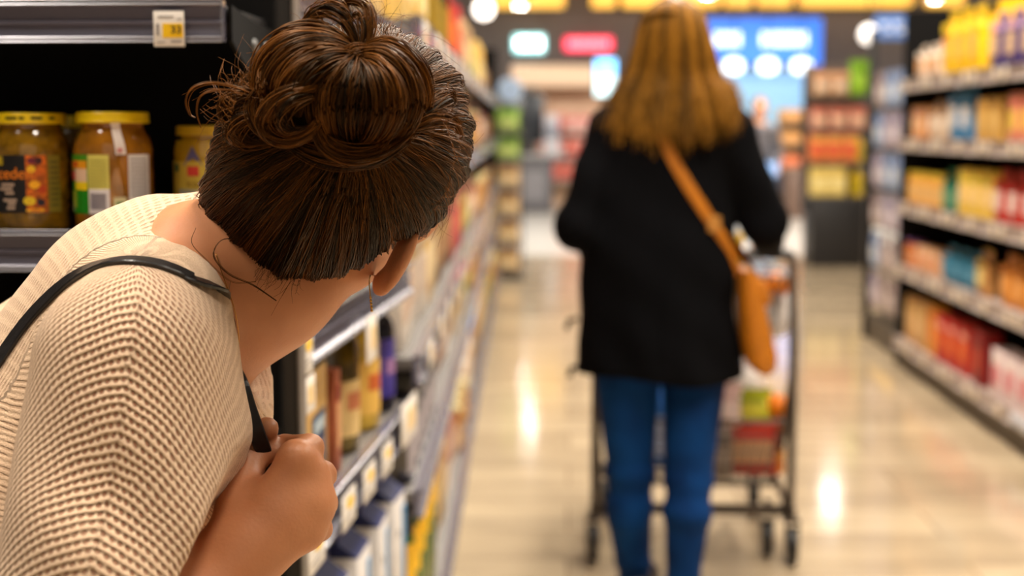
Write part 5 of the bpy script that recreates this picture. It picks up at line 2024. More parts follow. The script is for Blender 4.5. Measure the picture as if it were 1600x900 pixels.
# right lobe: locks fanned over a ball from the knot
for (ctrl, r, n, tn) in (
        ([B(560, 78, 0.0), B(610, 72, -0.012), B(650, 108, -0.006), B(662, 160, 0.006), B(640, 205, 0.015), B(600, 232, 0.018)], 0.0085, 110, 0.42),
        ([B(562, 84, -0.01), B(600, 88, -0.026), B(632, 120, -0.028), B(642, 165, -0.022), B(625, 208, -0.008), B(585, 232, 0.006)], 0.0090, 120, 0.30),
        ([B(563, 90, -0.012), B(592, 104, -0.034), B(614, 135, -0.040), B(618, 175, -0.036), B(600, 212, -0.018), B(566, 232, 0.0)], 0.0085, 110, 0.40),
        ([B(563, 92, -0.012), B(578, 112, -0.036), B(588, 145, -0.044), B(586, 182, -0.040), B(572, 214, -0.020), B(548, 230, 0.0)], 0.0085, 100, 0.16),
        ([B(560, 90, -0.012), B(556, 112, -0.034), B(548, 145, -0.042), B(546, 182, -0.036), B(550, 214, -0.016), B(560, 230, 0.0)], 0.0085, 100, 0.10),
        ([B(556, 88, -0.010), B(532, 108, -0.028), B(514, 142, -0.034), B(512, 180, -0.030), B(524, 214, -0.014), B(548, 232, 0.0)], 0.0085, 110, 0.32),
        ([B(552, 86, -0.006), B(516, 100, -0.020), B(492, 138, -0.024), B(492, 182, -0.022), B(508, 218, -0.008), B(540, 238, 0.004)], 0.0070, 90, 0.24),
        # left lobe
        ([B(556, 80, 0.0), B(512, 58, -0.010), B(460, 60, -0.008), B(418, 88, 0.0), B(402, 130, 0.008), B(408, 172, 0.016)], 0.0085, 110, 0.45),
        ([B(555, 83, -0.004), B(510, 72, -0.020), B(464, 80, -0.022), B(430, 112, -0.016), B(420, 152, -0.008), B(430, 190, 0.004)], 0.0090, 120, 0.28),
        ([B(553, 86, -0.006), B(512, 86, -0.026), B(474, 102, -0.030), B(448, 132, -0.026), B(442, 168, -0.018), B(452, 196, -0.006)], 0.0080, 110, 0.42),
        ([B(550, 88, -0.008), B(516, 100, -0.030), B(488, 120, -0.034), B(468, 150, -0.030), B(466, 182, -0.022)], 0.0080, 90, 0.14),
        ([B(548, 74, 0.002), B(500, 44, 0.0), B(450, 46, 0.004), B(418, 70, 0.012)], 0.006, 60, 0.36),
        # ring under the left lobe
        ([B(505, 132, -0.03), B(468, 140, -0.034), B(432, 160, -0.026), B(414, 192, -0.014), B(430, 214, -0.014), B(466, 216, -0.020), B(494, 196, -0.026), B(500, 165, -0.030)], 0.0060, 90, 0.38),
        ([B(490, 150, -0.032), B(458, 160, -0.034), B(440, 182, -0.028), B(452, 202, -0.026), B(478, 200, -0.028)], 0.0050, 60, 0.16),
        ([B(404, 140, 0.0), B(396, 172, 0.0), B(412, 206, -0.004), B(452, 222, -0.010), B(492, 216, -0.014)], 0.0060, 70, 0.36),
        ([B(400, 150, 0.01), B(370, 150, 0.012), B(352, 168, 0.016), B(362, 196, 0.020), B(392, 206, 0.016)], 0.0075, 70, 0.20),
        ([B(412, 176, 0.0), B(382, 186, 0.006), B(366, 206, 0.012), B(384, 226, 0.014), B(424, 226, 0.008)], 0.0065, 60, 0.24),
        # sweeps under the bun
        ([B(492, 190, -0.022), B(508, 226, -0.024), B(546, 244, -0.020), B(592, 238, -0.014), B(632, 212, -0.004), B(656, 178, 0.004)], 0.0065, 90, 0.40),
        ([B(440, 214, -0.004), B(480, 236, -0.010), B(530, 248, -0.010), B(588, 244, -0.006), B(640, 220, 0.006)], 0.0070, 90, 0.20),
        ([B(650, 180, 0.0), B(676, 160, 0.014), B(698, 150, 0.03), B(712, 162, 0.045)], 0.0075, 70, 0.26),
        ([B(644, 200, 0.0), B(676, 186, 0.010), B(706, 190, 0.03), B(722, 214, 0.045)], 0.0070, 70, 0.36),
        # small loop on top
        ([B(520, 62, 0.004), B(496, 44, 0.004), B(492, 22, 0.004), B(514, 8, 0.004), B(536, 14, 0.004), B(544, 38, 0.0), B(552, 66, -0.004)], 0.0042, 46, 0.30),
        ([B(524, 18, 0.008), B(546, 2, 0.006), B(570, 8, 0.004), B(580, 32, 0.0), B(578, 58, -0.004), B(566, 82, -0.008)], 0.0028, 34, 0.40),
        ([B(552, 22, 0.004), B(566, 30, 0.0), B(568, 54, -0.004), B(562, 80, -0.008)], 0.0030, 30, 0.22),
        ([B(470, 40, 0.0), B(500, 18, 0.0), B(530, 26, 0.0), B(552, 56, -0.002), B(560, 80, -0.006)], 0.0045, 50, 0.22)):
    lock(ctrl, r, n, tn)
for _ in range(26):                       # stray locks over the bun
    a0 = RNG.uniform(-0.5, 3.6)
    a1 = a0 + RNG.uniform(0.7, 1.6) * RNG.choice((-1, 1))
    cx_, cy_, rr_ = ((580, 150, 72), (480, 130, 66), (530, 175, 80))[RNG.integers(0, 3)]
    cs_ = []
    for t_ in np.linspace(0, 1, 5):
        a_ = a0 + (a1 - a0) * t_
        q_ = rr_ * (0.72 + 0.32 * math.sin(PI * t_)) * RNG.uniform(0.93, 1.07)
        cs_.append(B(cx_ + q_ * math.cos(a_), cy_ - q_ * math.sin(a_) * 0.95, -0.018 + 0.022 * abs(math.cos(PI * t_))))
    lock(cs_, RNG.uniform(0.0015, 0.0032), int(RNG.integers(14, 30)), RNG.uniform(0.25, 0.6), 0.2, thick=0.00036)
V, Fs, T = merge(parts)
obj_np('hair_bun', V, Fs, hair1, HAIR, attrs={'tone': T})

# loose curls and flyaways
parts = []
lock([B(398, 148, 0.01), B(368, 136, 0.006), B(330, 130, 0.004), B(302, 138, 0.004), B(291, 158, 0.006), B(296, 178, 0.008), B(305, 184, 0.008)], 0.0011, 12, 0.55, 0.03, thick=0.00030)
lock([B(396, 152, 0.01), B(366, 142, 0.006), B(334, 140, 0.004), B(312, 152, 0.004), B(307, 176, 0.008), B(314, 200, 0.01)], 0.0011, 12, 0.60, 0.03, thick=0.00030)
lock([at(432, 470, 1.01), at(395, 445, 1.01), at(358, 428, 1.005), at(334, 400, 1.005), at(345, 376, 1.01), at(372, 372, 1.02)], 0.0006, 6, 0.02, 0.02, thick=0.00017)
lock([at(400, 440, 1.01), at(362, 440, 1.0), at(325, 408, 1.0), at(300, 380, 1.0), at(306, 356, 1.01)], 0.0005, 3, 0.10, 0.02, thick=0.00016)
lock([at(360, 440, 1.005), at(356, 470, 0.995), at(366, 500, 0.985), at(370, 526, 0.98)], 0.0005, 3, 0.25, 0.02, thick=0.0002)
ps, ts = [], []
for i in range(420):
    a = RNG.uniform(-0.2, 3.5)
    cx, cy, rx, ry = (545, 135, 112, 118) if i % 2 else (400, 185, 45, 50)
    if i % 7 == 0:
        cx, cy, rx, ry, a = 560, 250, 172, 150, RNG.uniform(-0.7, 0.9)
    p0 = np.array([cx + rx * 0.86 * math.cos(a), cy - ry * 0.86 * math.sin(a)])
    dr = np.array([math.cos(a + RNG.normal(0, 0.9)), -math.sin(a + RNG.normal(0, 0.9))])
    ln = RNG.uniform(10, 40)
    cv = np.array([-dr[1], dr[0]]) * RNG.normal(0, 16)
    dy = RNG.uniform(-0.01, 0.04)
    ctrl = [B(p0[0], p0[1], dy), B(*(p0 + dr * ln * 0.5 + cv * 0.3), dy), B(*(p0 + dr * ln + cv), dy), B(*(p0 + dr * ln * 1.2 + cv * 2.0), dy + 0.01)]
    ps.append(spline(ctrl, 12))
    ts.append(RNG.uniform(0.3, 0.9))
parts.append(strands_np(ps, 0.00018, 0.00010, ts))
ps, ts = [], []
for i in range(60):                       # fine hairs at the nape
    p0 = np.array([RNG.uniform(336, 470), 0])
    p0[1] = np.interp(p0[0], [330, 345, 400, 470], [340, 395, 425, 446])
    dr = np.array([RNG.normal(-0.7, 0.4), RNG.normal(0.8, 0.3)])
    ln = RNG.uniform(10, 34)
    Yq = np.interp(p0[0], [330, 470], [1.035, 1.02])
    ps.append(spline([at(p0[0], p0[1] - 8, Yq), at(*(p0 + dr * ln * 0.5), Yq - 0.004), at(*(p0 + dr * ln + RNG.normal(0, 5, 2)), Yq - 0.004)], 10))
    ts.append(RNG.uniform(0.05, 0.4))
parts.append(strands_np(ps, 0.00018, 0.00010, ts))
for nm_, ids_ in (('flyaway_hair', (0, 1, 5)), ('nape_hair', (2, 3, 4, 6))):
    V, Fs, T = merge([parts[q_] for q_ in ids_])
    obj_np(nm_, V, Fs, hair1, HAIR, attrs={'tone': T})

# eyes, brows, lips
def face_parts(HO_, HR_, root, brow_m, lip_m):
    def put(nm, V_, F_, m_, par):
        return obj_np(nm, np.asarray(V_) @ HR_.T + HO_, F_, m_, par)
    for s in (-1, 1):
        e = MB()
        e.lathe([(0.0112 * math.sin(PI * k / 12), -0.0112 * math.cos(PI * k / 12)) for k in range(13)], 20, cap=False)
        ey = put('eye', e.v[0] + np.array([s * 0.031, 0.0795, 0.008]), e.f, C(226, 220, 214, 0.2), root)
        for nm, r_, y_, col in (('iris', 0.0056, 0.0906, C(84, 56, 30, 0.25)), ('pupil', 0.0025, 0.0912, C(12, 10, 10, 0.2))):
            n = 16
            V_ = [(s * 0.031 + r_ * math.cos(2 * PI * k / n), y_ - (0.0012 if nm == 'iris' else 0.0003), 0.008 + r_ * math.sin(2 * PI * k / n)) for k in range(n)] + [(s * 0.031, y_ + 0.0003, 0.008)]
            put(nm, V_, [(k, (k + 1) % n, n) for k in range(n)], col, ey)
        for nm, zz, rr in (('upper_eyelid', 0.0030, 0.0026), ('lower_eyelid', -0.0030, 0.0018)):
            t_ = tube_np([(s * 0.031 + 0.0125 * u, 0.0895 - 0.0050 * u * u, 0.008 + zz * (1 - u * u) * 1.7) for u in np.linspace(-1, 1, 9)], [rr * 0.6, rr, rr, rr, rr, rr, rr, rr, rr * 0.6], 8)
            put(nm, t_[0], t_[1], lip_m[1], ey)
        e = MB()
        e.tube([(s * (0.016 + 0.008 * k), 0.0935 - 0.0022 * k - 0.0004 * k * k, 0.026 + 0.002 * k - 0.0005 * k * k) for k in range(5)], [0.0016, 0.0024, 0.0024, 0.002, 0.001], 6)
        put('eyebrow', e.v[0], e.f, brow_m, root)
    for zz, rr in ((-0.0515, 0.0042), (-0.0605, 0.0048)):
        t_ = tube_np([(0.019 * u, 0.0965 - 0.0062 * u * u, zz + (0.0016 * abs(u) if zz < -0.055 else -0.002 * abs(u))) for u in np.linspace(-1, 1, 11)],
                     [0.0008 + rr * (1 - u * u) ** 0.6 for u in np.linspace(-1, 1, 11)], 10)
        put('lip', t_[0], t_[1], lip_m[0], root)


face_parts(HO, HR, W1, hair1, (C(170, 92, 78, 0.35), skin1))

# fine gold earring and neck chain
gold = M('gold', S(220, 168, 70), 0.25, metal=1.0, var=0.03)
er = MB()
e0, e1 = at(577, 444, 1.045), at(581, 486, 1.045)
er.tube(spline([e0 + np.array([0, 0.006, 0.006]), e0, (e0 + e1) / 2, e1], 14), 0.00045, 6)
for k in range(5):
    p_ = e0 + (e1 - e0) * (0.5 + 0.12 * k)
    er.lathe([(0.0, -0.0013), (0.0013, 0), (0.0, 0.0013)], 6, c=p_, cap=False)
Vv = np.concatenate(er.v)
obj_np('earring', Vv, er.f, gold, W1)
ch = []
for (px, py) in ((338, 396), (345, 420), (356, 450), (366, 480), (372, 510), (374, 536)):
    p_ = trace(px, py, body_core, 0.8)
    if p_ is not None:
        ch.append(p_ + np.array([0, -0.001, 0]))
if len(ch) > 3:
    c2 = MB().tube(spline(ch, 40), 0.00028, 6)
    obj_np('neck_chain', c2.v[0], c2.f, gold, W1)

# --- shoulder bag: the strap over the sweater to the fist, the bag behind her hip
BAG = empty('shoulder_bag', tuple(at(-260, 980, 0.84)), 0, 'black leather strap of a shoulder bag, over the cream sweater and into her fist', 'bag')
leather = M('black_leather', S(30, 27, 27), 0.36, var=0.2, scale=120, bump=0.3, coat=0.15)
pts, nor = [], []


def grad(f, p, e=0.004):
    return norm([f((p + np.array(d))[None])[0] - f((p - np.array(d))[None])[0] for d in ((e, 0, 0), (0, e, 0), (0, 0, e))])


for (px, py) in ((-90, 700), (-40, 624), (0, 561), (40, 505), (80, 462), (120, 431), (160, 414), (200, 408), (240, 412), (270, 421), (290, 430), (306, 440)):
    p_ = trace(px, py, lambda P: np.minimum(sweater_sdf(P), body_core(P)), 0.6)
    if p_ is None:
        continue
    pts.append(p_)
    nor.append(grad(sweater_sdf, p_))
for q_ in range(1, 4):
    nor[-q_] = nor[-4]
pts.append(pts[-1] + np.array([0.012, 0.022, -0.010]))
nor.append(nor[-1])
pts.append(at(338, 500, 1.03))
nor.append(nor[-1])
pts.append(at(350, 545, 1.015))
nor.append(norm((0.6, -0.7, 0.3)))
for (px, py, Y_) in ((374, 598, 0.978), (388, 640, 0.976), (402, 680, 0.978), (415, 716, 0.984), (424, 752, 0.990), (428, 800, 0.995), (420, 850, 1.0)):
    pts.append(at(px, py, Y_))
    nor.append(norm((0.45, -0.88, 0.1)))


def ribbon(pts, nor, w, t, n):
    P_ = spline(pts, n)
    N_ = spline(nor, n)
    T_ = np.gradient(P_, axis=0)
    T_ /= np.linalg.norm(T_, axis=1, keepdims=True)
    N_ = N_ - T_ * np.sum(N_ * T_, 1, keepdims=True)
    N_ /= np.linalg.norm(N_, axis=1, keepdims=True)
    S_ = np.cross(T_, N_)
    prof = [(-0.5, 0.0), (-0.5, 0.7), (-0.42, 1.0), (0.42, 1.0), (0.5, 0.7), (0.5, 0.0)]
    V_ = np.stack([P_ + S_ * w * a + N_ * t * b for (a, b) in prof], 1).reshape(-1, 3)
    k = len(prof)
    F_ = []
    for i in range(n - 1):
        for j in range(k):
            j2 = (j + 1) % k
            F_.append((i * k + j, i * k + j2, (i + 1) * k + j2, (i + 1) * k + j))
    F_ += [tuple(range(k - 1, -1, -1)), tuple((n - 1) * k + j for j in range(k))]
    return V_, F_


V, F = ribbon(pts, nor, 0.0115, 0.0026, 130)
obj_np('strap', V, F, leather, BAG, sharp=40)
b0 = np.array(BAG.location)


def bagb(P):
    q = np.abs(P - (b0 + np.array([-0.02, -0.03, -0.08]))) - np.array([0.10, 0.03, 0.08])
    return np.linalg.norm(np.maximum(q, 0), axis=1) + np.minimum(q.max(1), 0) - 0.02


V, F = sdf_mesh(bagb, b0 + np.array([-0.2, -0.13, -0.22]), b0 + np.array([0.16, 0.09, 0.08]), 0.008)
obj_np('bag_body', V, F, leather, BAG)

# ------------------------------------------------------------------ the woman walking away with a cart
YW = 3.72
W2 = empty('person', tuple(floor_pt(1050, YW, 0)), 0, 'woman with long light brown hair, black coat and jeans, walking behind a cart', 'person')
skin2 = skin_mat('skin_pale', 216, 160, 124)
HO2 = at(1052, 75, YW + 0.02)
HR2 = rotz(-0.10) @ rotx(-0.12)
HAND_Y = 4.31
sh_l, sh_r = at(958, 208, YW), at(1140, 212, YW)
el_l, el_r = at(902, 358, YW - 0.06), at(1197, 350, YW + 0.02)
wr_l, wr_r = at(966, 372, HAND_Y - 0.10), at(1203, 384, HAND_Y - 0.09)
hip = at(1037, 545, YW)
kn_l, kn_r = at(985, 740, YW + 0.02), at(1076, 738, YW - 0.03)
an_l, an_r = at(992, 908, YW + 0.10), at(1067, 905, YW - 0.06)


def hand_on_bar(P, wr, s):
    """a hand closed round the cart's handle"""
    bar = wr + np.array([0, 0.085, -0.012])
    d = rcone(P, wr, wr + np.array([0, 0.06, 0.006]), 0.024, 0.026)
    for i in range(4):
        ox = (-0.030, -0.010, 0.010, 0.030)[i] * s
        k_ = bar + np.array([ox, -0.018, 0.026])
        a_ = bar + np.array([ox, 0.016, 0.022])
        b_ = bar + np.array([ox, 0.026, -0.006])
        c_ = bar + np.array([ox, 0.006, -0.026])
        d = smin(d, rcone(P, wr + np.array([ox * 0.6, 0.02, 0.004]), k_, 0.016, 0.0115), 0.012)
        rr = (0.0098, 0.0102, 0.0098, 0.0086)[i]
        d = smin(d, rcone(P, k_, a_, rr + 0.001, rr), 0.004)
        d = smin(d, rcone(P, a_, b_, rr, rr * 0.92), 0.003)
        d = smin(d, rcone(P, b_, c_, rr * 0.92, rr * 0.8), 0.003)
    t0 = wr + np.array([-s * 0.026, 0.03, -0.004])
    t1 = bar + np.array([-s * 0.046, -0.012, -0.004])
    t2 = bar + np.array([-s * 0.030, 0.012, -0.022])
    d = smin(d, rcone(P, t0, t1, 0.013, 0.0105), 0.008)
    d = smin(d, rcone(P, t1, t2, 0.0105, 0.0085), 0.003)
    return d


def body2(P):
    d = head_sdf((P - HO2) @ HR2)
    nb = at(1050, 185, YW)
    d = smin(d, rcone(P, HO2 + HR2 @ np.array([0, -0.015, -0.05]), nb, 0.050, 0.056), 0.025)
    d = smin(d, rcone(P, sh_l, sh_r, 0.055, 0.055), 0.05)
    Q = (P - at(1045, 230, YW)) * np.array([1, 1.5, 1]) + at(1045, 230, YW)
    d = smin(d, rcone(Q, at(1047, 230, YW), at(1034, 420, YW), 0.15, 0.13), 0.04)
    d = smin(d, rcone(Q, at(1034, 420, YW), at(1036, 490, YW), 0.12, 0.12), 0.03)
    for (a, b, c, s) in ((sh_l, el_l, wr_l, -1), (sh_r, el_r, wr_r, 1)):
        arm = smin(rcone(P, a, b, 0.045, 0.038), rcone(P, b, c, 0.038, 0.025), 0.02)
        arm = smin(arm, hand_on_bar(P, c, s), 0.01)
        d = smin(d, arm, 0.015)
    for (h_, k_, a_) in ((at(982, 540, YW), kn_l, an_l), (at(1088, 540, YW), kn_r, an_r)):
        d = smin(d, smin(rcone(P, h_, k_, 0.056, 0.044), rcone(P, k_, a_, 0.044, 0.034), 0.02), 0.02)
    return d


V, F = sdf_mesh(body2, at(850, 940, YW) - np.array([0, 0.35, 0.02]), at(1250, -30, YW) + np.array([0, 0.6, 0]), 0.0055)
V = relax(V, F, 1, 0.4)
obj_np('body', V, F, skin2, W2)


def coat_sdf(P):
    o = at(1045, 230, YW)
    Q = (P - o) * np.array([1, 1.5, 1]) + o
    d = rcone(Q, at(1044, 235, YW), at(1026, 400, YW), 0.172, 0.190)
    d = smin(d, rcone(Q, at(1026, 400, YW), at(1029, 600, YW), 0.190, 0.226), 0.05)
    d = smin(d, rcone(P, at(972, 208, YW), at(1126, 210, YW), 0.070, 0.070), 0.05)
    d = smin(d, rcone(P, at(1050, 182, YW + 0.01), at(1050, 215, YW), 0.066, 0.09), 0.03)
    for (a, b, c) in ((sh_l, el_l, wr_l), (sh_r, el_r, wr_r)):
        arm = smin(rcone(P, a, b, 0.070, 0.056), rcone(P, b, b + (c - b) * 0.93, 0.056, 0.046), 0.03)
        d = smin(d, arm, 0.03)
    # folds across the back and down the skirt
    d = d + 0.005 * np.sin(P[:, 0] * 55 + 2.2 * np.sin(P[:, 2] * 9)) * np.clip((1.05 - P[:, 2]) * 3, 0, 1)
    d = d + 0.003 * np.sin((P[:, 2] * 40 + P[:, 0] * 30))
    hem = at(1030, 586, YW)[2]
    d = smax(d, (hem + 0.012 * np.sin(P[:, 0] * 14)) - P[:, 2], 0.008)
    for (b, c) in ((el_l, wr_l), (el_r, wr_r)):
        n_ = norm(c - b)
        cc = b + (c - b) * 0.92
        d = np.maximum(d, np.minimum((P - cc) @ n_, -(np.linalg.norm(P - cc, axis=1) - 0.060)))
    # neck
    d = smax(d, -rcone(P, at(1050, 130, YW + 0.01), at(1050, 178, YW + 0.01), 0.058, 0.050), 0.01)
    return d


coat_m = M('black_coat', S(6, 6, 9), 0.9, spec=0.1, var=0.25, scale=90, bump=0.4)
V, F = sdf_mesh(coat_sdf, at(840, 640, YW) - np.array([0, 0.35, 0]), at(1260, 100, YW) + np.array([0, 0.55, 0]), 0.0075)
V = relax(V, F, 2, 0.5)
COAT = obj_np('coat', V, F, coat_m, W2)
# drawstring ends at the hem
m = MB()
for (px, py) in ((893, 498), (897, 572)):
    p_ = at(px + 10, py, YW)
    m.tube([p_, p_ + np.array([-0.022, -0.004, -0.004]), p_ + np.array([-0.030, -0.004, -0.028])], [0.006, 0.006, 0.008], 8)
    obj_np('toggle', np.concatenate(m.v), m.f, coat_m, COAT)
    m = MB()
# centre seam
sm = []
for py in range(250, 580, 15):
    p_ = trace(1042 - (py - 250) * 0.02, py, coat_sdf, 2.5, 6)
    if p_ is not None:
        sm.append(p_)
t_ = tube_np(sm, 0.004, 6)
obj_np('back_seam', t_[0], t_[1], coat_m, COAT)


def jeans_mat():
    m = bpy.data.materials.new('blue_denim')
    m.use_nodes = True
    nt = m.node_tree
    b = nt.nodes['Principled BSDF']
    tc = nt.nodes.new('ShaderNodeTexCoord')
    n1 = nt.nodes.new('ShaderNodeTexNoise')
    n1.inputs['Scale'].default_value = 7
    n1.inputs['Detail'].default_value = 6
    nt.links.new(tc.outputs['Object'], n1.inputs['Vector'])
    w = nt.nodes.new('ShaderNodeTexWave')
    w.inputs['Scale'].default_value = 260
    w.bands_direction = 'DIAGONAL'
    nt.links.new(tc.outputs['Object'], w.inputs['Vector'])
    rp = nt.nodes.new('ShaderNodeValToRGB')
    rp.color_ramp.elements[0].position = 0.32
    rp.color_ramp.elements[0].color = S(2, 36, 84)
    rp.color_ramp.elements[1].position = 0.7
    rp.color_ramp.elements[1].color = S(8, 64, 128)
    nt.links.new(n1.outputs['Fac'], rp.inputs['Fac'])
    nt.links.new(rp.outputs['Color'], b.inputs['Base Color'])
    bp = nt.nodes.new('ShaderNodeBump')
    bp.inputs['Strength'].default_value = 0.3
    bp.inputs['Distance'].default_value = 0.001
    nt.links.new(w.outputs['Fac'], bp.inputs['Height'])
    nt.links.new(bp.outputs['Normal'], b.inputs['Normal'])
    b.inputs['Roughness'].default_value = 0.85
    b.inputs['Specular IOR Level'].default_value = 0.15
    return m


def jeans_sdf(P):
    d = 1e3 * np.ones(len(P))
    for (h_, k_, a_, ca) in ((at(980, 575, YW), kn_l, an_l, at(983, 800, YW + 0.02)), (at(1086, 575, YW), kn_r, an_r, at(1074, 800, YW - 0.06))):
        leg = rcone(P, h_, k_, 0.087, 0.063)
        leg = smin(leg, rcone(P, k_, ca, 0.062, 0.060), 0.02)
        leg = smin(leg, rcone(P, ca, a_, 0.060, 0.045), 0.02)
        d = smin(d, leg, 0.006)
    o = at(1034, 540, YW)
    Q = (P - o) * np.array([1, 1.25, 1]) + o
    d = smin(d, rcone(Q, at(1032, 440, YW), at(1032, 510, YW), 0.14, 0.150), 0.012)
    d = d + 0.0028 * np.sin(P[:, 2] * 75 + 5 * P[:, 0]) * np.exp(-((P[:, 2] - 0.35) / 0.10) ** 2)
    d = d + 0.003 * np.sin(P[:, 2] * 90) * np.exp(-((P[:, 2] - 0.09) / 0.05) ** 2)
    return smax(d, 0.055 - P[:, 2], 0.006)


V, F = sdf_mesh(jeans_sdf, at(890, 960, YW) - np.array([0, 0.3, 0]), at(1180, 380, YW) + np.array([0, 0.35, 0]), 0.007)
V = relax(V, F, 1, 0.5)
obj_np('jeans', V, F, jeans_mat(), W2)
for (a_, tw) in ((an_l, 0.08), (an_r, -0.06)):
    f0 = np.array([a_[0], a_[1], 0.0])

    def shoe2(P, f0=f0, tw=tw):
        d = rcone(P, f0 + np.array([0, -0.04, 0.042]), f0 + np.array([tw * 0.5, 0.14, 0.034]), 0.040, 0.038)
        d = smin(d, rcone(P, f0 + np.array([0, -0.01, 0.05]), f0 + np.array([0, 0.0, 0.11]), 0.042, 0.042), 0.02)
        return smax(d, 0.002 - P[:, 2], 0.006)
    V, F = sdf_mesh(shoe2, f0 + np.array([-0.08, -0.11, -0.02]), f0 + np.array([0.09, 0.21, 0.18]), 0.006)
    sh_ = obj_np('shoe', V, F, C(38, 34, 32, 0.5), W2)
    MB().box(f0 + np.array([tw * 0.3, 0.05, 0.010]), (0.078, 0.26, 0.018), bev=0.006)
    mb = MB().box(f0 - np.array(W2.location) + np.array([tw * 0.3, 0.05, 0.0095]), (0.078, 0.26, 0.018), bev=0.006)
    mb.build('sole', C(186, 180, 172, 0.6), sh_)

# her hair: long, layered, brushing the shoulders
hair2 = hair_mat('light_brown_hair', (48, 30, 8), (178, 122, 40))


def cap2(L):
    d = ell(L, (0, -0.016, 0.030), (0.086, 0.106, 0.100))
    d = smin(d, ell(L, (0, -0.040, -0.06), (0.088, 0.070, 0.09)), 0.03)
    return smax(d, L[:, 1] - (0.05 + 0.3 * np.minimum(L[:, 2], 0.1)), 0.012)


V, F = sdf_mesh(cap2, (-0.13, -0.17, -0.19), (0.13, 0.12, 0.16), 0.005)
V = relax(V, F, 2)
parts = [(V @ HR2.T + HO2, F, np.clip(0.25 + 0.2 * np.sin(V[:, 0] * 190), 0, 1))]
ps, ts = [], []
for i in range(2600):
    a = RNG.uniform(-2.75, 2.75)          # turn round the head, 0 at the back
    if abs(a) > 2.3 and RNG.random() < 0.6:
        continue
    sx, cy = math.sin(a), -math.cos(a)
    ln = 0.372 - 0.05 * abs(a) ** 1.3 / 2 + RNG.normal(0, 0.018) + 0.022 * math.sin(a * 11)
    lay = RNG.uniform(0.90, 1.06)
    top = np.array([0.012 * sx, 0.018 + 0.012 * cy, 0.130])
    k1 = np.array([0.066 * sx, -0.016 + 0.082 * cy, 0.095]) * [lay, lay, 1]
    k2 = np.array([0.094 * sx, -0.020 + 0.104 * cy, 0.020]) * [lay, lay, 1]
    wob = RNG.normal(0, 0.005, 2) + 0.006 * np.array([math.sin(a * 13), math.cos(a * 9)])
    fl = 1.0 + 0.10 * math.sin(a * 6)
    k3 = np.array([0.108 * sx * fl + wob[0], -0.022 + 0.094 * cy + wob[1], -0.08]) * [lay, lay, 1]
    k4 = np.array([0.134 * sx * fl + wob[0] * 2, -0.03 + 0.098 * cy + wob[1] * 2, 0.134 - ln * 0.80])
    k5 = np.array([0.138 * sx * fl + wob[0] * 3.2, -0.034 + 0.104 * cy + wob[1] * 2.5, 0.134 - ln])
    ps.append(spline([top, k1, k2, k3, k4, k5], 16) @ HR2.T + HO2)
    ts.append(np.clip(0.42 + 0.30 * math.sin(a * 13 + 1) + RNG.normal(0, 0.16), 0, 1))
parts.append(strands_np(ps, 0.0016, 0.0009, ts, 4))
V, Fs, T = merge(parts)
obj_np('hair', V, Fs, hair2, W2, attrs={'tone': T})

face_parts(HO2, HR2, W2, hair2, (C(176, 100, 90, 0.35), skin2))

# her tan cross-body bag
tan = M('tan_leather', S(176, 104, 14), 0.5, var=0.12, scale=40, bump=0.2)
bp_ = at(1178, 500, YW + 0.01)
BG = empty('crossbody_bag', tuple(bp_), 0, 'tan leather bag on a strap across the black coat of the walking woman', 'bag')
pts, nor = [], []
for (px, py) in ((1030, 200), (1046, 238), (1062, 268), (1080, 298), (1098, 326), (1114, 350), (1130, 374), (1142, 396), (1152, 420)):
    p_ = trace(px, py, coat_sdf, 2.5, 6)
    if p_ is None:
        continue
    pts.append(p_)
    nor.append(grad(coat_sdf, p_))
pts.append(at(1158, 440, YW - 0.02))
nor.append(nor[-1])
V, F = ribbon(pts, nor, 0.030, 0.005, 60)
ST = obj_np('strap', V, F, tan, BG, sharp=40)
p_ = pts[-4] + nor[-4] * 0.006
MBq = MB().box(p_ - bp_, (0.034, 0.010, 0.040), rot=rotz(0.3), bev=0.003)
MBq.build('buckle', C(200, 140, 70, 0.35, metal=0.4), ST)
# front strap passing round the chest to the other shoulder
outer_ = [at(1206, 520, YW + 0.04), at(1200, 430, YW + 0.10), at(1150, 330, YW + 0.19), at(1080, 220, YW + 0.15), at(1044, 176, YW + 0.06), at(1032, 190, YW - 0.06)]
V, F = ribbon([pts[0]] + [at(1034, 178, YW + 0.0), at(1050, 215, YW + 0.15), at(1110, 320, YW + 0.175), at(1176, 430, YW + 0.12), at(1186, 470, YW + 0.03)],
              [nor[0], norm((-0.3, 0, 1)), norm((0, 1, 0.2)), norm((0.2, 1, 0)), norm((0.8, 0.5, 0)), norm((1, 0, 0))], 0.030, 0.005, 50)
obj_np('front_strap', V, F, tan, BG, sharp=40)
V, Fs = [], []
prof = [(1152, 1172, 418), (1150, 1182, 440), (1151, 1194, 480), (1154, 1203, 520), (1158, 1211, 552), (1166, 1209, 568), (1176, 1200, 575)]
nseg = 16
for (x0, x1, py) in prof:
    a, b = at(x0, py, YW + 0.0), at(x1, py, YW + 0.0)
    for k in range(nseg):
        t_ = 2 * PI * k / nseg
        c_, s_ = math.cos(t_), math.sin(t_)
        V.append((a + b) / 2 + np.array([(b[0] - a[0]) * 0.5 * np.sign(c_) * abs(c_) ** 0.6, 0.115 * np.sign(s_) * abs(s_) ** 0.7, 0]))
for i in range(len(prof) - 1):
    for k in range(nseg):
        k2 = (k + 1) % nseg
        Fs.append((i * nseg + k, (i + 1) * nseg + k, (i + 1) * nseg + k2, i * nseg + k2))
Fs += [tuple(range(nseg)), tuple((len(prof) - 1) * nseg + k for k in range(nseg - 1, -1, -1))]
BB = obj_np('bag_body', V, Fs, tan, BG, sharp=60)
fl = MB()
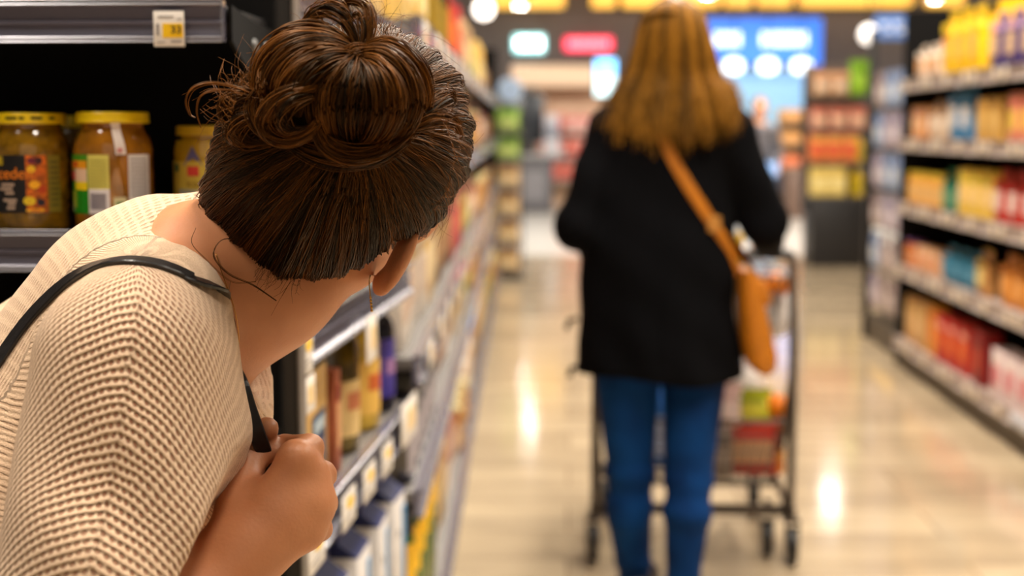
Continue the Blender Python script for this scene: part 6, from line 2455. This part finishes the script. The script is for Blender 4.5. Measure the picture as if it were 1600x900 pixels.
fl.box(at(1176, 452, YW) - bp_ + np.array([0.016, 0, 0]), (0.03, 0.20, 0.07), rot=np.array([[math.cos(0.3), 0, -math.sin(0.3)], [0, 1, 0], [math.sin(0.3), 0, math.cos(0.3)]]), bev=0.012)
fl.build('flap', tan, BB)

# ------------------------------------------------------------------ the cart
CY0, CY1 = 4.20, 4.62                     # rear posts and front end
xl, xr = at(930, 700, CY0)[0], at(1236, 700, CY0)[0]
xc = (xl + xr) / 2
hw = (xr - xl) / 2
cart_m = M('cart_steel', S(84, 76, 70), 0.32, metal=0.55, var=0.1)
cart_blk = C(26, 25, 25, 0.45)
CT = empty('shopping_cart', (xc, CY0, 0), 0, 'two-tier metal shopping cart pushed by the woman in the black coat', 'shopping cart')
hz = 0.925


def frame_side(s):
    m = MB()
    x = s * hw
    m.tube(spline([(x, 0.10, 0.11), (x * 1.0, 0.0, 0.16), (x, -0.01, 0.40), (x, 0.0, 0.62), (x, 0.03, 0.80), (x, 0.06, hz)], 24), 0.013, 10)
    m.tube(spline([(x * 0.98, 0.0, 0.17), (x * 0.95, 0.26, 0.20), (x * 0.90, CY1 - CY0 + 0.10, 0.16)], 14), 0.012, 10)
    m.tube(spline([(x, 0.0, 0.58), (x * 0.97, 0.10, 0.36), (x * 0.94, 0.24, 0.20)], 12), 0.011, 10)
    return m


for s in (-1, 1):
    frame_side(s).build('side_frame', cart_m, CT)
m = MB()
m.tube([(-hw, 0.06, hz), (hw, 0.06, hz)], 0.015, 12)
m.build('push_handle', cart_blk, CT)
m = MB()
m.box((0.0, 0.02, 0.155), (2 * hw, 0.022, 0.032), bev=0.004)
m.build('cross_bar', cart_m, CT)
m = MB()
for y in (0.2, 0.34):
    m.tube([(-hw * 0.95, y, 0.19), (hw * 0.95, y, 0.19)], 0.009, 8)
m.build('lower_bar', cart_m, CT)


def basket(z0, z1, y0, y1, w0, w1, name):
    """wire basket: rim, wires of the four walls and the bottom"""
    m = MB()
    n = 18

    def ring(z, w, ya, yb):
        return [(-w, ya, z), (w, ya, z), (w, yb, z), (-w, yb, z)]
    for i in range(5):
        t_ = i / 4
        w = w0 + (w1 - w0) * t_
        rr = 0.006 if i == 4 else 0.0028
        q = ring(z0 + (z1 - z0) * t_, w, y0 + 0.03 * (1 - t_), y1 - 0.05 * (1 - t_))
        m.tube(q + [q[0]], rr, 6)
    for i in range(n + 1):
        x0_ = -w0 + 2 * w0 * i / n
        x1_ = -w1 + 2 * w1 * i / n
        m.tube([(x1_, y0, z1), (x0_, y0 + 0.03, z0), (x0_, y1 - 0.05, z0), (x1_, y1, z1)], 0.0022, 5)
    for i in range(1, 12):
        t_ = i / 12
        ya, yb = y0 + (y1 - y0) * t_, y0 + 0.03 + (y1 - y0 - 0.08) * t_
        m.tube([(-w1, ya, z1), (-w0, yb, z0), (w0, yb, z0), (w1, ya, z1)], 0.0022, 5)
    m.build(name, cart_m, CT)


basket(0.655, 0.86, 0.02, 0.52, hw * 0.80, hw * 0.93, 'upper_basket')
basket(0.235, 0.425, 0.02, 0.60, hw * 0.80, hw * 0.93, 'lower_basket')
for (x, y, s) in ((xl - xc - 0.005, -0.02, 1), (xr - xc + 0.004, -0.02, 1), (at(1198, 850, CY0 + 0.06)[0] - xc, 0.06, 1), (-hw * 0.85, CY1 - CY0 + 0.10, 1), (hw * 0.86, CY1 - CY0 + 0.10, 1)):
    f = MB()
    for q in (-1, 1):
        f.prism([(-0.018, 0.055), (0.014, 0.055), (0.026, 0.135), (-0.020, 0.135)], 0.004, 'x', q * 0.018 - 0.002)
        V = f.v[-1]
    f.box((0, 0.002, 0.135), (0.044, 0.046, 0.012), bev=0.003)
    f.lathe([(0.012, 0.13), (0.012, 0.175)], 12)
    for q in range(len(f.v)):
        f.v[q] = f.v[q] + np.array([x, y, 0])
    fk = f.build('caster_fork', cart_m, CT)
    w = MB().lathe([(0.012, -0.015), (0.040, -0.015), (0.055, -0.012), (0.0575, 0.0), (0.055, 0.012), (0.040, 0.015), (0.012, 0.015)], 28)
    V = w.v[0]
    w.v[0] = np.stack([V[:, 2] + x, V[:, 0] + y - 0.004, V[:, 1] + 0.0585], 1)
    w.build('wheel', cart_blk, fk)


# groceries in the cart
def gpos(px, Y, z):
    return (floor_pt(px, Y, 0)[0], Y, z)


def orange_kind():
    o = empty('orange')
    m = MB().lathe([(0.0, 0.0)] + [(0.038 * math.sin(PI * k / 14), 0.037 - 0.037 * math.cos(PI * k / 14)) for k in range(1, 14)] + [(0.004, 0.0735)], 22, cap=False)
    m.build('peel', M('orange_peel', S(244, 132, 10), 0.4, var=0.06, scale=300, bump=0.4), o)
    MB().lathe([(0.0, 0.0735), (0.005, 0.0745), (0.004, 0.077), (0.0, 0.078)], 8, cap=False).build('stem_button', C(110, 120, 40), o)
    return o


K_or = Kind(orange_kind)
z_lo, z_up = 0.2385, 0.6585
K_red = carton('noodle_box', 0.16, 0.10, 0.16, C(176, 52, 30), C(196, 150, 110), C(206, 30, 20), C(150, 40, 20))
K_red.put(gpos(1176, 4.36, z_lo), 0.05, 'red and brown box in the lower cart basket beside the woman\'s leg', 'box')
K_red.put(gpos(1120, 4.46, z_lo), -0.1, 'second red box deeper in the lower cart basket, behind her leg', 'box')
K_grey = carton('cereal_box', 0.07, 0.12, 0.15, C(150, 134, 124), C(176, 160, 150), C(110, 100, 96))
K_grey.put(gpos(1128, 4.32, z_lo), 0.0, 'greyish box in the lower cart basket next to the red box', 'box')
K_ob = carton('juice_carton', 0.05, 0.09, 0.17, C(220, 140, 40), C(226, 170, 70), C(190, 90, 20))
K_ob.put(gpos(1216, 4.37, z_lo), 0.0, 'amber carton at the outer side of the lower cart basket', 'carton')
K_or.put(gpos(1218, 4.345, z_lo + 0.1745), 0, 'orange on top of the amber carton in the lower cart basket', 'fruit')
K_gb = pouch('salad_bag', 0.15, 0.09, 0.10, C(176, 176, 30), C(206, 196, 60), C(140, 150, 20))
K_gb.put(gpos(1172, 4.35, z_lo + 0.163), 0, 'yellow-green bag lying on the red box in the cart', 'packet')


def onion_bag():
    o = empty('cabbage')
    V, Fs = [], []
    nu, nv = 20, 12
    for j in range(nv + 1):
        t_ = PI * j / nv
        for i in range(nu):
            a = 2 * PI * i / nu
            r = 0.072 * (1 + 0.04 * math.sin(5 * a + 2 * t_))
            V.append((r * math.sin(t_) * math.cos(a), r * math.sin(t_) * math.sin(a), 0.066 - 0.066 * math.cos(t_)))
    for j in range(nv):
        for i in range(nu):
            i2 = (i + 1) % nu
            Fs.append((j * nu + i, j * nu + i2, (j + 1) * nu + i2, (j + 1) * nu + i))
    MB().add(V, Fs).build('head_of_leaves', C(232, 222, 216, 0.5), o)
    m = MB()
    for k in range(5):
        a = 2 * PI * k / 5
        m.tube(spline([(0.02 * math.cos(a), 0.02 * math.sin(a), 0.132), (0.066 * math.cos(a), 0.066 * math.sin(a), 0.09), (0.06 * math.cos(a), 0.06 * math.sin(a), 0.04)], 8), 0.004, 5)
    m.build('leaf_rib', C(240, 234, 226), o)
    return o


K_cab = Kind(onion_bag)
K_cab.put(gpos(1160, 4.46, z_lo + 0.18), 0, 'round white cabbage on top of the goods in the lower cart basket', 'vegetable')
K_pk = pouch('tissue_pack', 0.10, 0.10, 0.13, C(226, 196, 190), C(232, 210, 206), C(206, 170, 166))
K_pk.put(gpos(1137, 4.33, z_lo + 0.153), 0, 'pinkish white pack on the greyish box in the cart', 'packet')
K_bl = bottle('detergent_bottle', 0.04, 0.30, C(40, 110, 200), C(210, 190, 190), C(176, 190, 226), None, 0.62, 0.4)
K_bl.put(gpos(1030, 4.44, z_lo), 0, 'blue bottle in the cart, seen between the woman\'s legs', 'bottle')
K_wh = pouch('milk_bag', 0.10, 0.09, 0.20, C(214, 210, 214), C(226, 224, 226), C(190, 186, 196))
for i, (px, Y) in enumerate(((1172, 4.38), (1204, 4.40), (1222, 4.50))):
    K_wh.put(gpos(px, Y, z_up), 0.2 * i, ('white bag in the upper cart basket next to the tan bag', 'second white bag in the upper cart basket, under her sleeve',
                                          'white bag at the outer corner of the upper cart basket')[i], 'packet')
K_or.put(gpos(1216, 4.345, z_up + 0.13), 0, 'orange in the upper cart basket under the woman\'s sleeve', 'fruit')
K_yb = carton('candle_box', 0.022, 0.022, 0.26, C(200, 160, 30), C(216, 180, 60), None)
K_yb.put(gpos(1154, 4.40, z_up + 0.06), 0, 'thin yellow box standing up in the upper cart basket', 'box')

# ------------------------------------------------------------------ a shopper far behind
p_ = floor_pt(1182, 16.5, 0)
W3 = empty('person', tuple(p_), 0, 'distant shopper with brown hair, grey top and light blue trousers near the blue counter', 'person')
hp = np.array([p_[0], 16.5, 1.52])


def body3(P):
    d = ell(P, hp, (0.075, 0.095, 0.115))
    d = smin(d, rcone(P, hp - [0, 0, 0.08], hp - [0, 0, 0.2], 0.05, 0.055), 0.02)
    d = smin(d, ell(P, hp + np.array([0, -0.098, -0.01]), (0.012, 0.02, 0.02)), 0.01)
    o = hp - np.array([0, 0, 0.2])
    d = smin(d, rcone(P, o + np.array([-0.13, 0, -0.03]), o + np.array([0.13, 0, -0.03]), 0.05, 0.05), 0.04)
    d = smin(d, rcone(P, o - [0, 0, 0.05], o - [0, 0, 0.45], 0.10, 0.10), 0.05)
    for s in (-1, 1):
        a = o + np.array([0.17 * s, 0, -0.05])
        e = a + np.array([0.05 * s, 0.02, -0.28])
        w = e + np.array([-0.03 * s, -0.16, -0.14])
        d = smin(d, smin(rcone(P, a, e, 0.045, 0.036), rcone(P, e, w, 0.036, 0.024), 0.02), 0.02)
        for i in range(4):
            b = w + np.array([0.012 * (i - 1.5), -0.04, -0.03])
            d = smin(d, smin(rcone(P, w, b, 0.014, 0.009), rcone(P, b, b + np.array([0, -0.01, -0.045]), 0.009, 0.007), 0.003), 0.006)
        d = smin(d, rcone(P, w, w + np.array([-0.03 * s, -0.03, -0.02]), 0.012, 0.008), 0.006)
        h_ = o + np.array([0.08 * s, 0, -0.5])
        k_ = np.array([h_[0] + 0.01 * s, h_[1] - 0.02, 0.46])
        d = smin(d, smin(rcone(P, h_, k_, 0.075, 0.05), rcone(P, k_, np.array([h_[0] + 0.01 * s, h_[1] + 0.02, 0.07]), 0.05, 0.036), 0.02), 0.03)
    return d


V, F = sdf_mesh(body3, hp - np.array([0.4, 0.35, 1.52]), hp + np.array([0.4, 0.25, 0.2]), 0.011)
obj_np('body', V, F, skin_mat('skin_far', 206, 150, 116), W3)


def top3(P):
    d = body3(P) - 0.014
    zc = P[:, 2]
    d = smax(d, zc - (hp[2] - 0.175), 0.01)
    d = smax(d, (hp[2] - 0.66) - zc, 0.01)
    return smax(d, hp[1] - 0.165 - P[:, 1], 0.01)


V, F = sdf_mesh(top3, hp - np.array([0.4, 0.35, 0.8]), hp + np.array([0.4, 0.25, 0.1]), 0.011)
obj_np('grey_top', V, F, C(92, 88, 92, 0.8), W3)


def pants3(P):
    d = body3(P) - 0.016
    d = smax(d, P[:, 2] - (hp[2] - 0.60), 0.01)
    q = np.abs(P[:, 0] - hp[0]) - 0.19
    return smax(smax(d, 0.06 - P[:, 2], 0.01), q, 0.01)


V, F = sdf_mesh(pants3, hp - np.array([0.4, 0.35, 1.52]), hp + np.array([0.4, 0.25, -0.4]), 0.011)
obj_np('trousers', V, F, C(140, 180, 232, 0.7), W3)


def hair3(P):
    d = ell(P, hp + np.array([0, 0.02, 0.025]), (0.088, 0.105, 0.115))
    d = smin(d, ell(P, hp + np.array([0, 0.06, -0.08]), (0.085, 0.06, 0.10)), 0.03)
    return smax(d, (hp[1] - 0.05 - 0.25 * (hp[2] - P[:, 2] + 0.1)) - P[:, 1], 0.01)


V, F = sdf_mesh(hair3, hp - np.array([0.15, 0.2, 0.25]), hp + np.array([0.15, 0.2, 0.2]), 0.009)
obj_np('hair', V, F, C(110, 66, 44, 0.6), W3)
for s in (-1, 1):
    f0 = np.array([hp[0] + 0.09 * s, 16.5, 0.0])
    mb = MB().box(f0 - np.array(W3.location) + np.array([0, -0.04, 0.035]), (0.085, 0.24, 0.07), bev=0.025)
    mb.build('shoe', C(220, 216, 210, 0.5), W3)
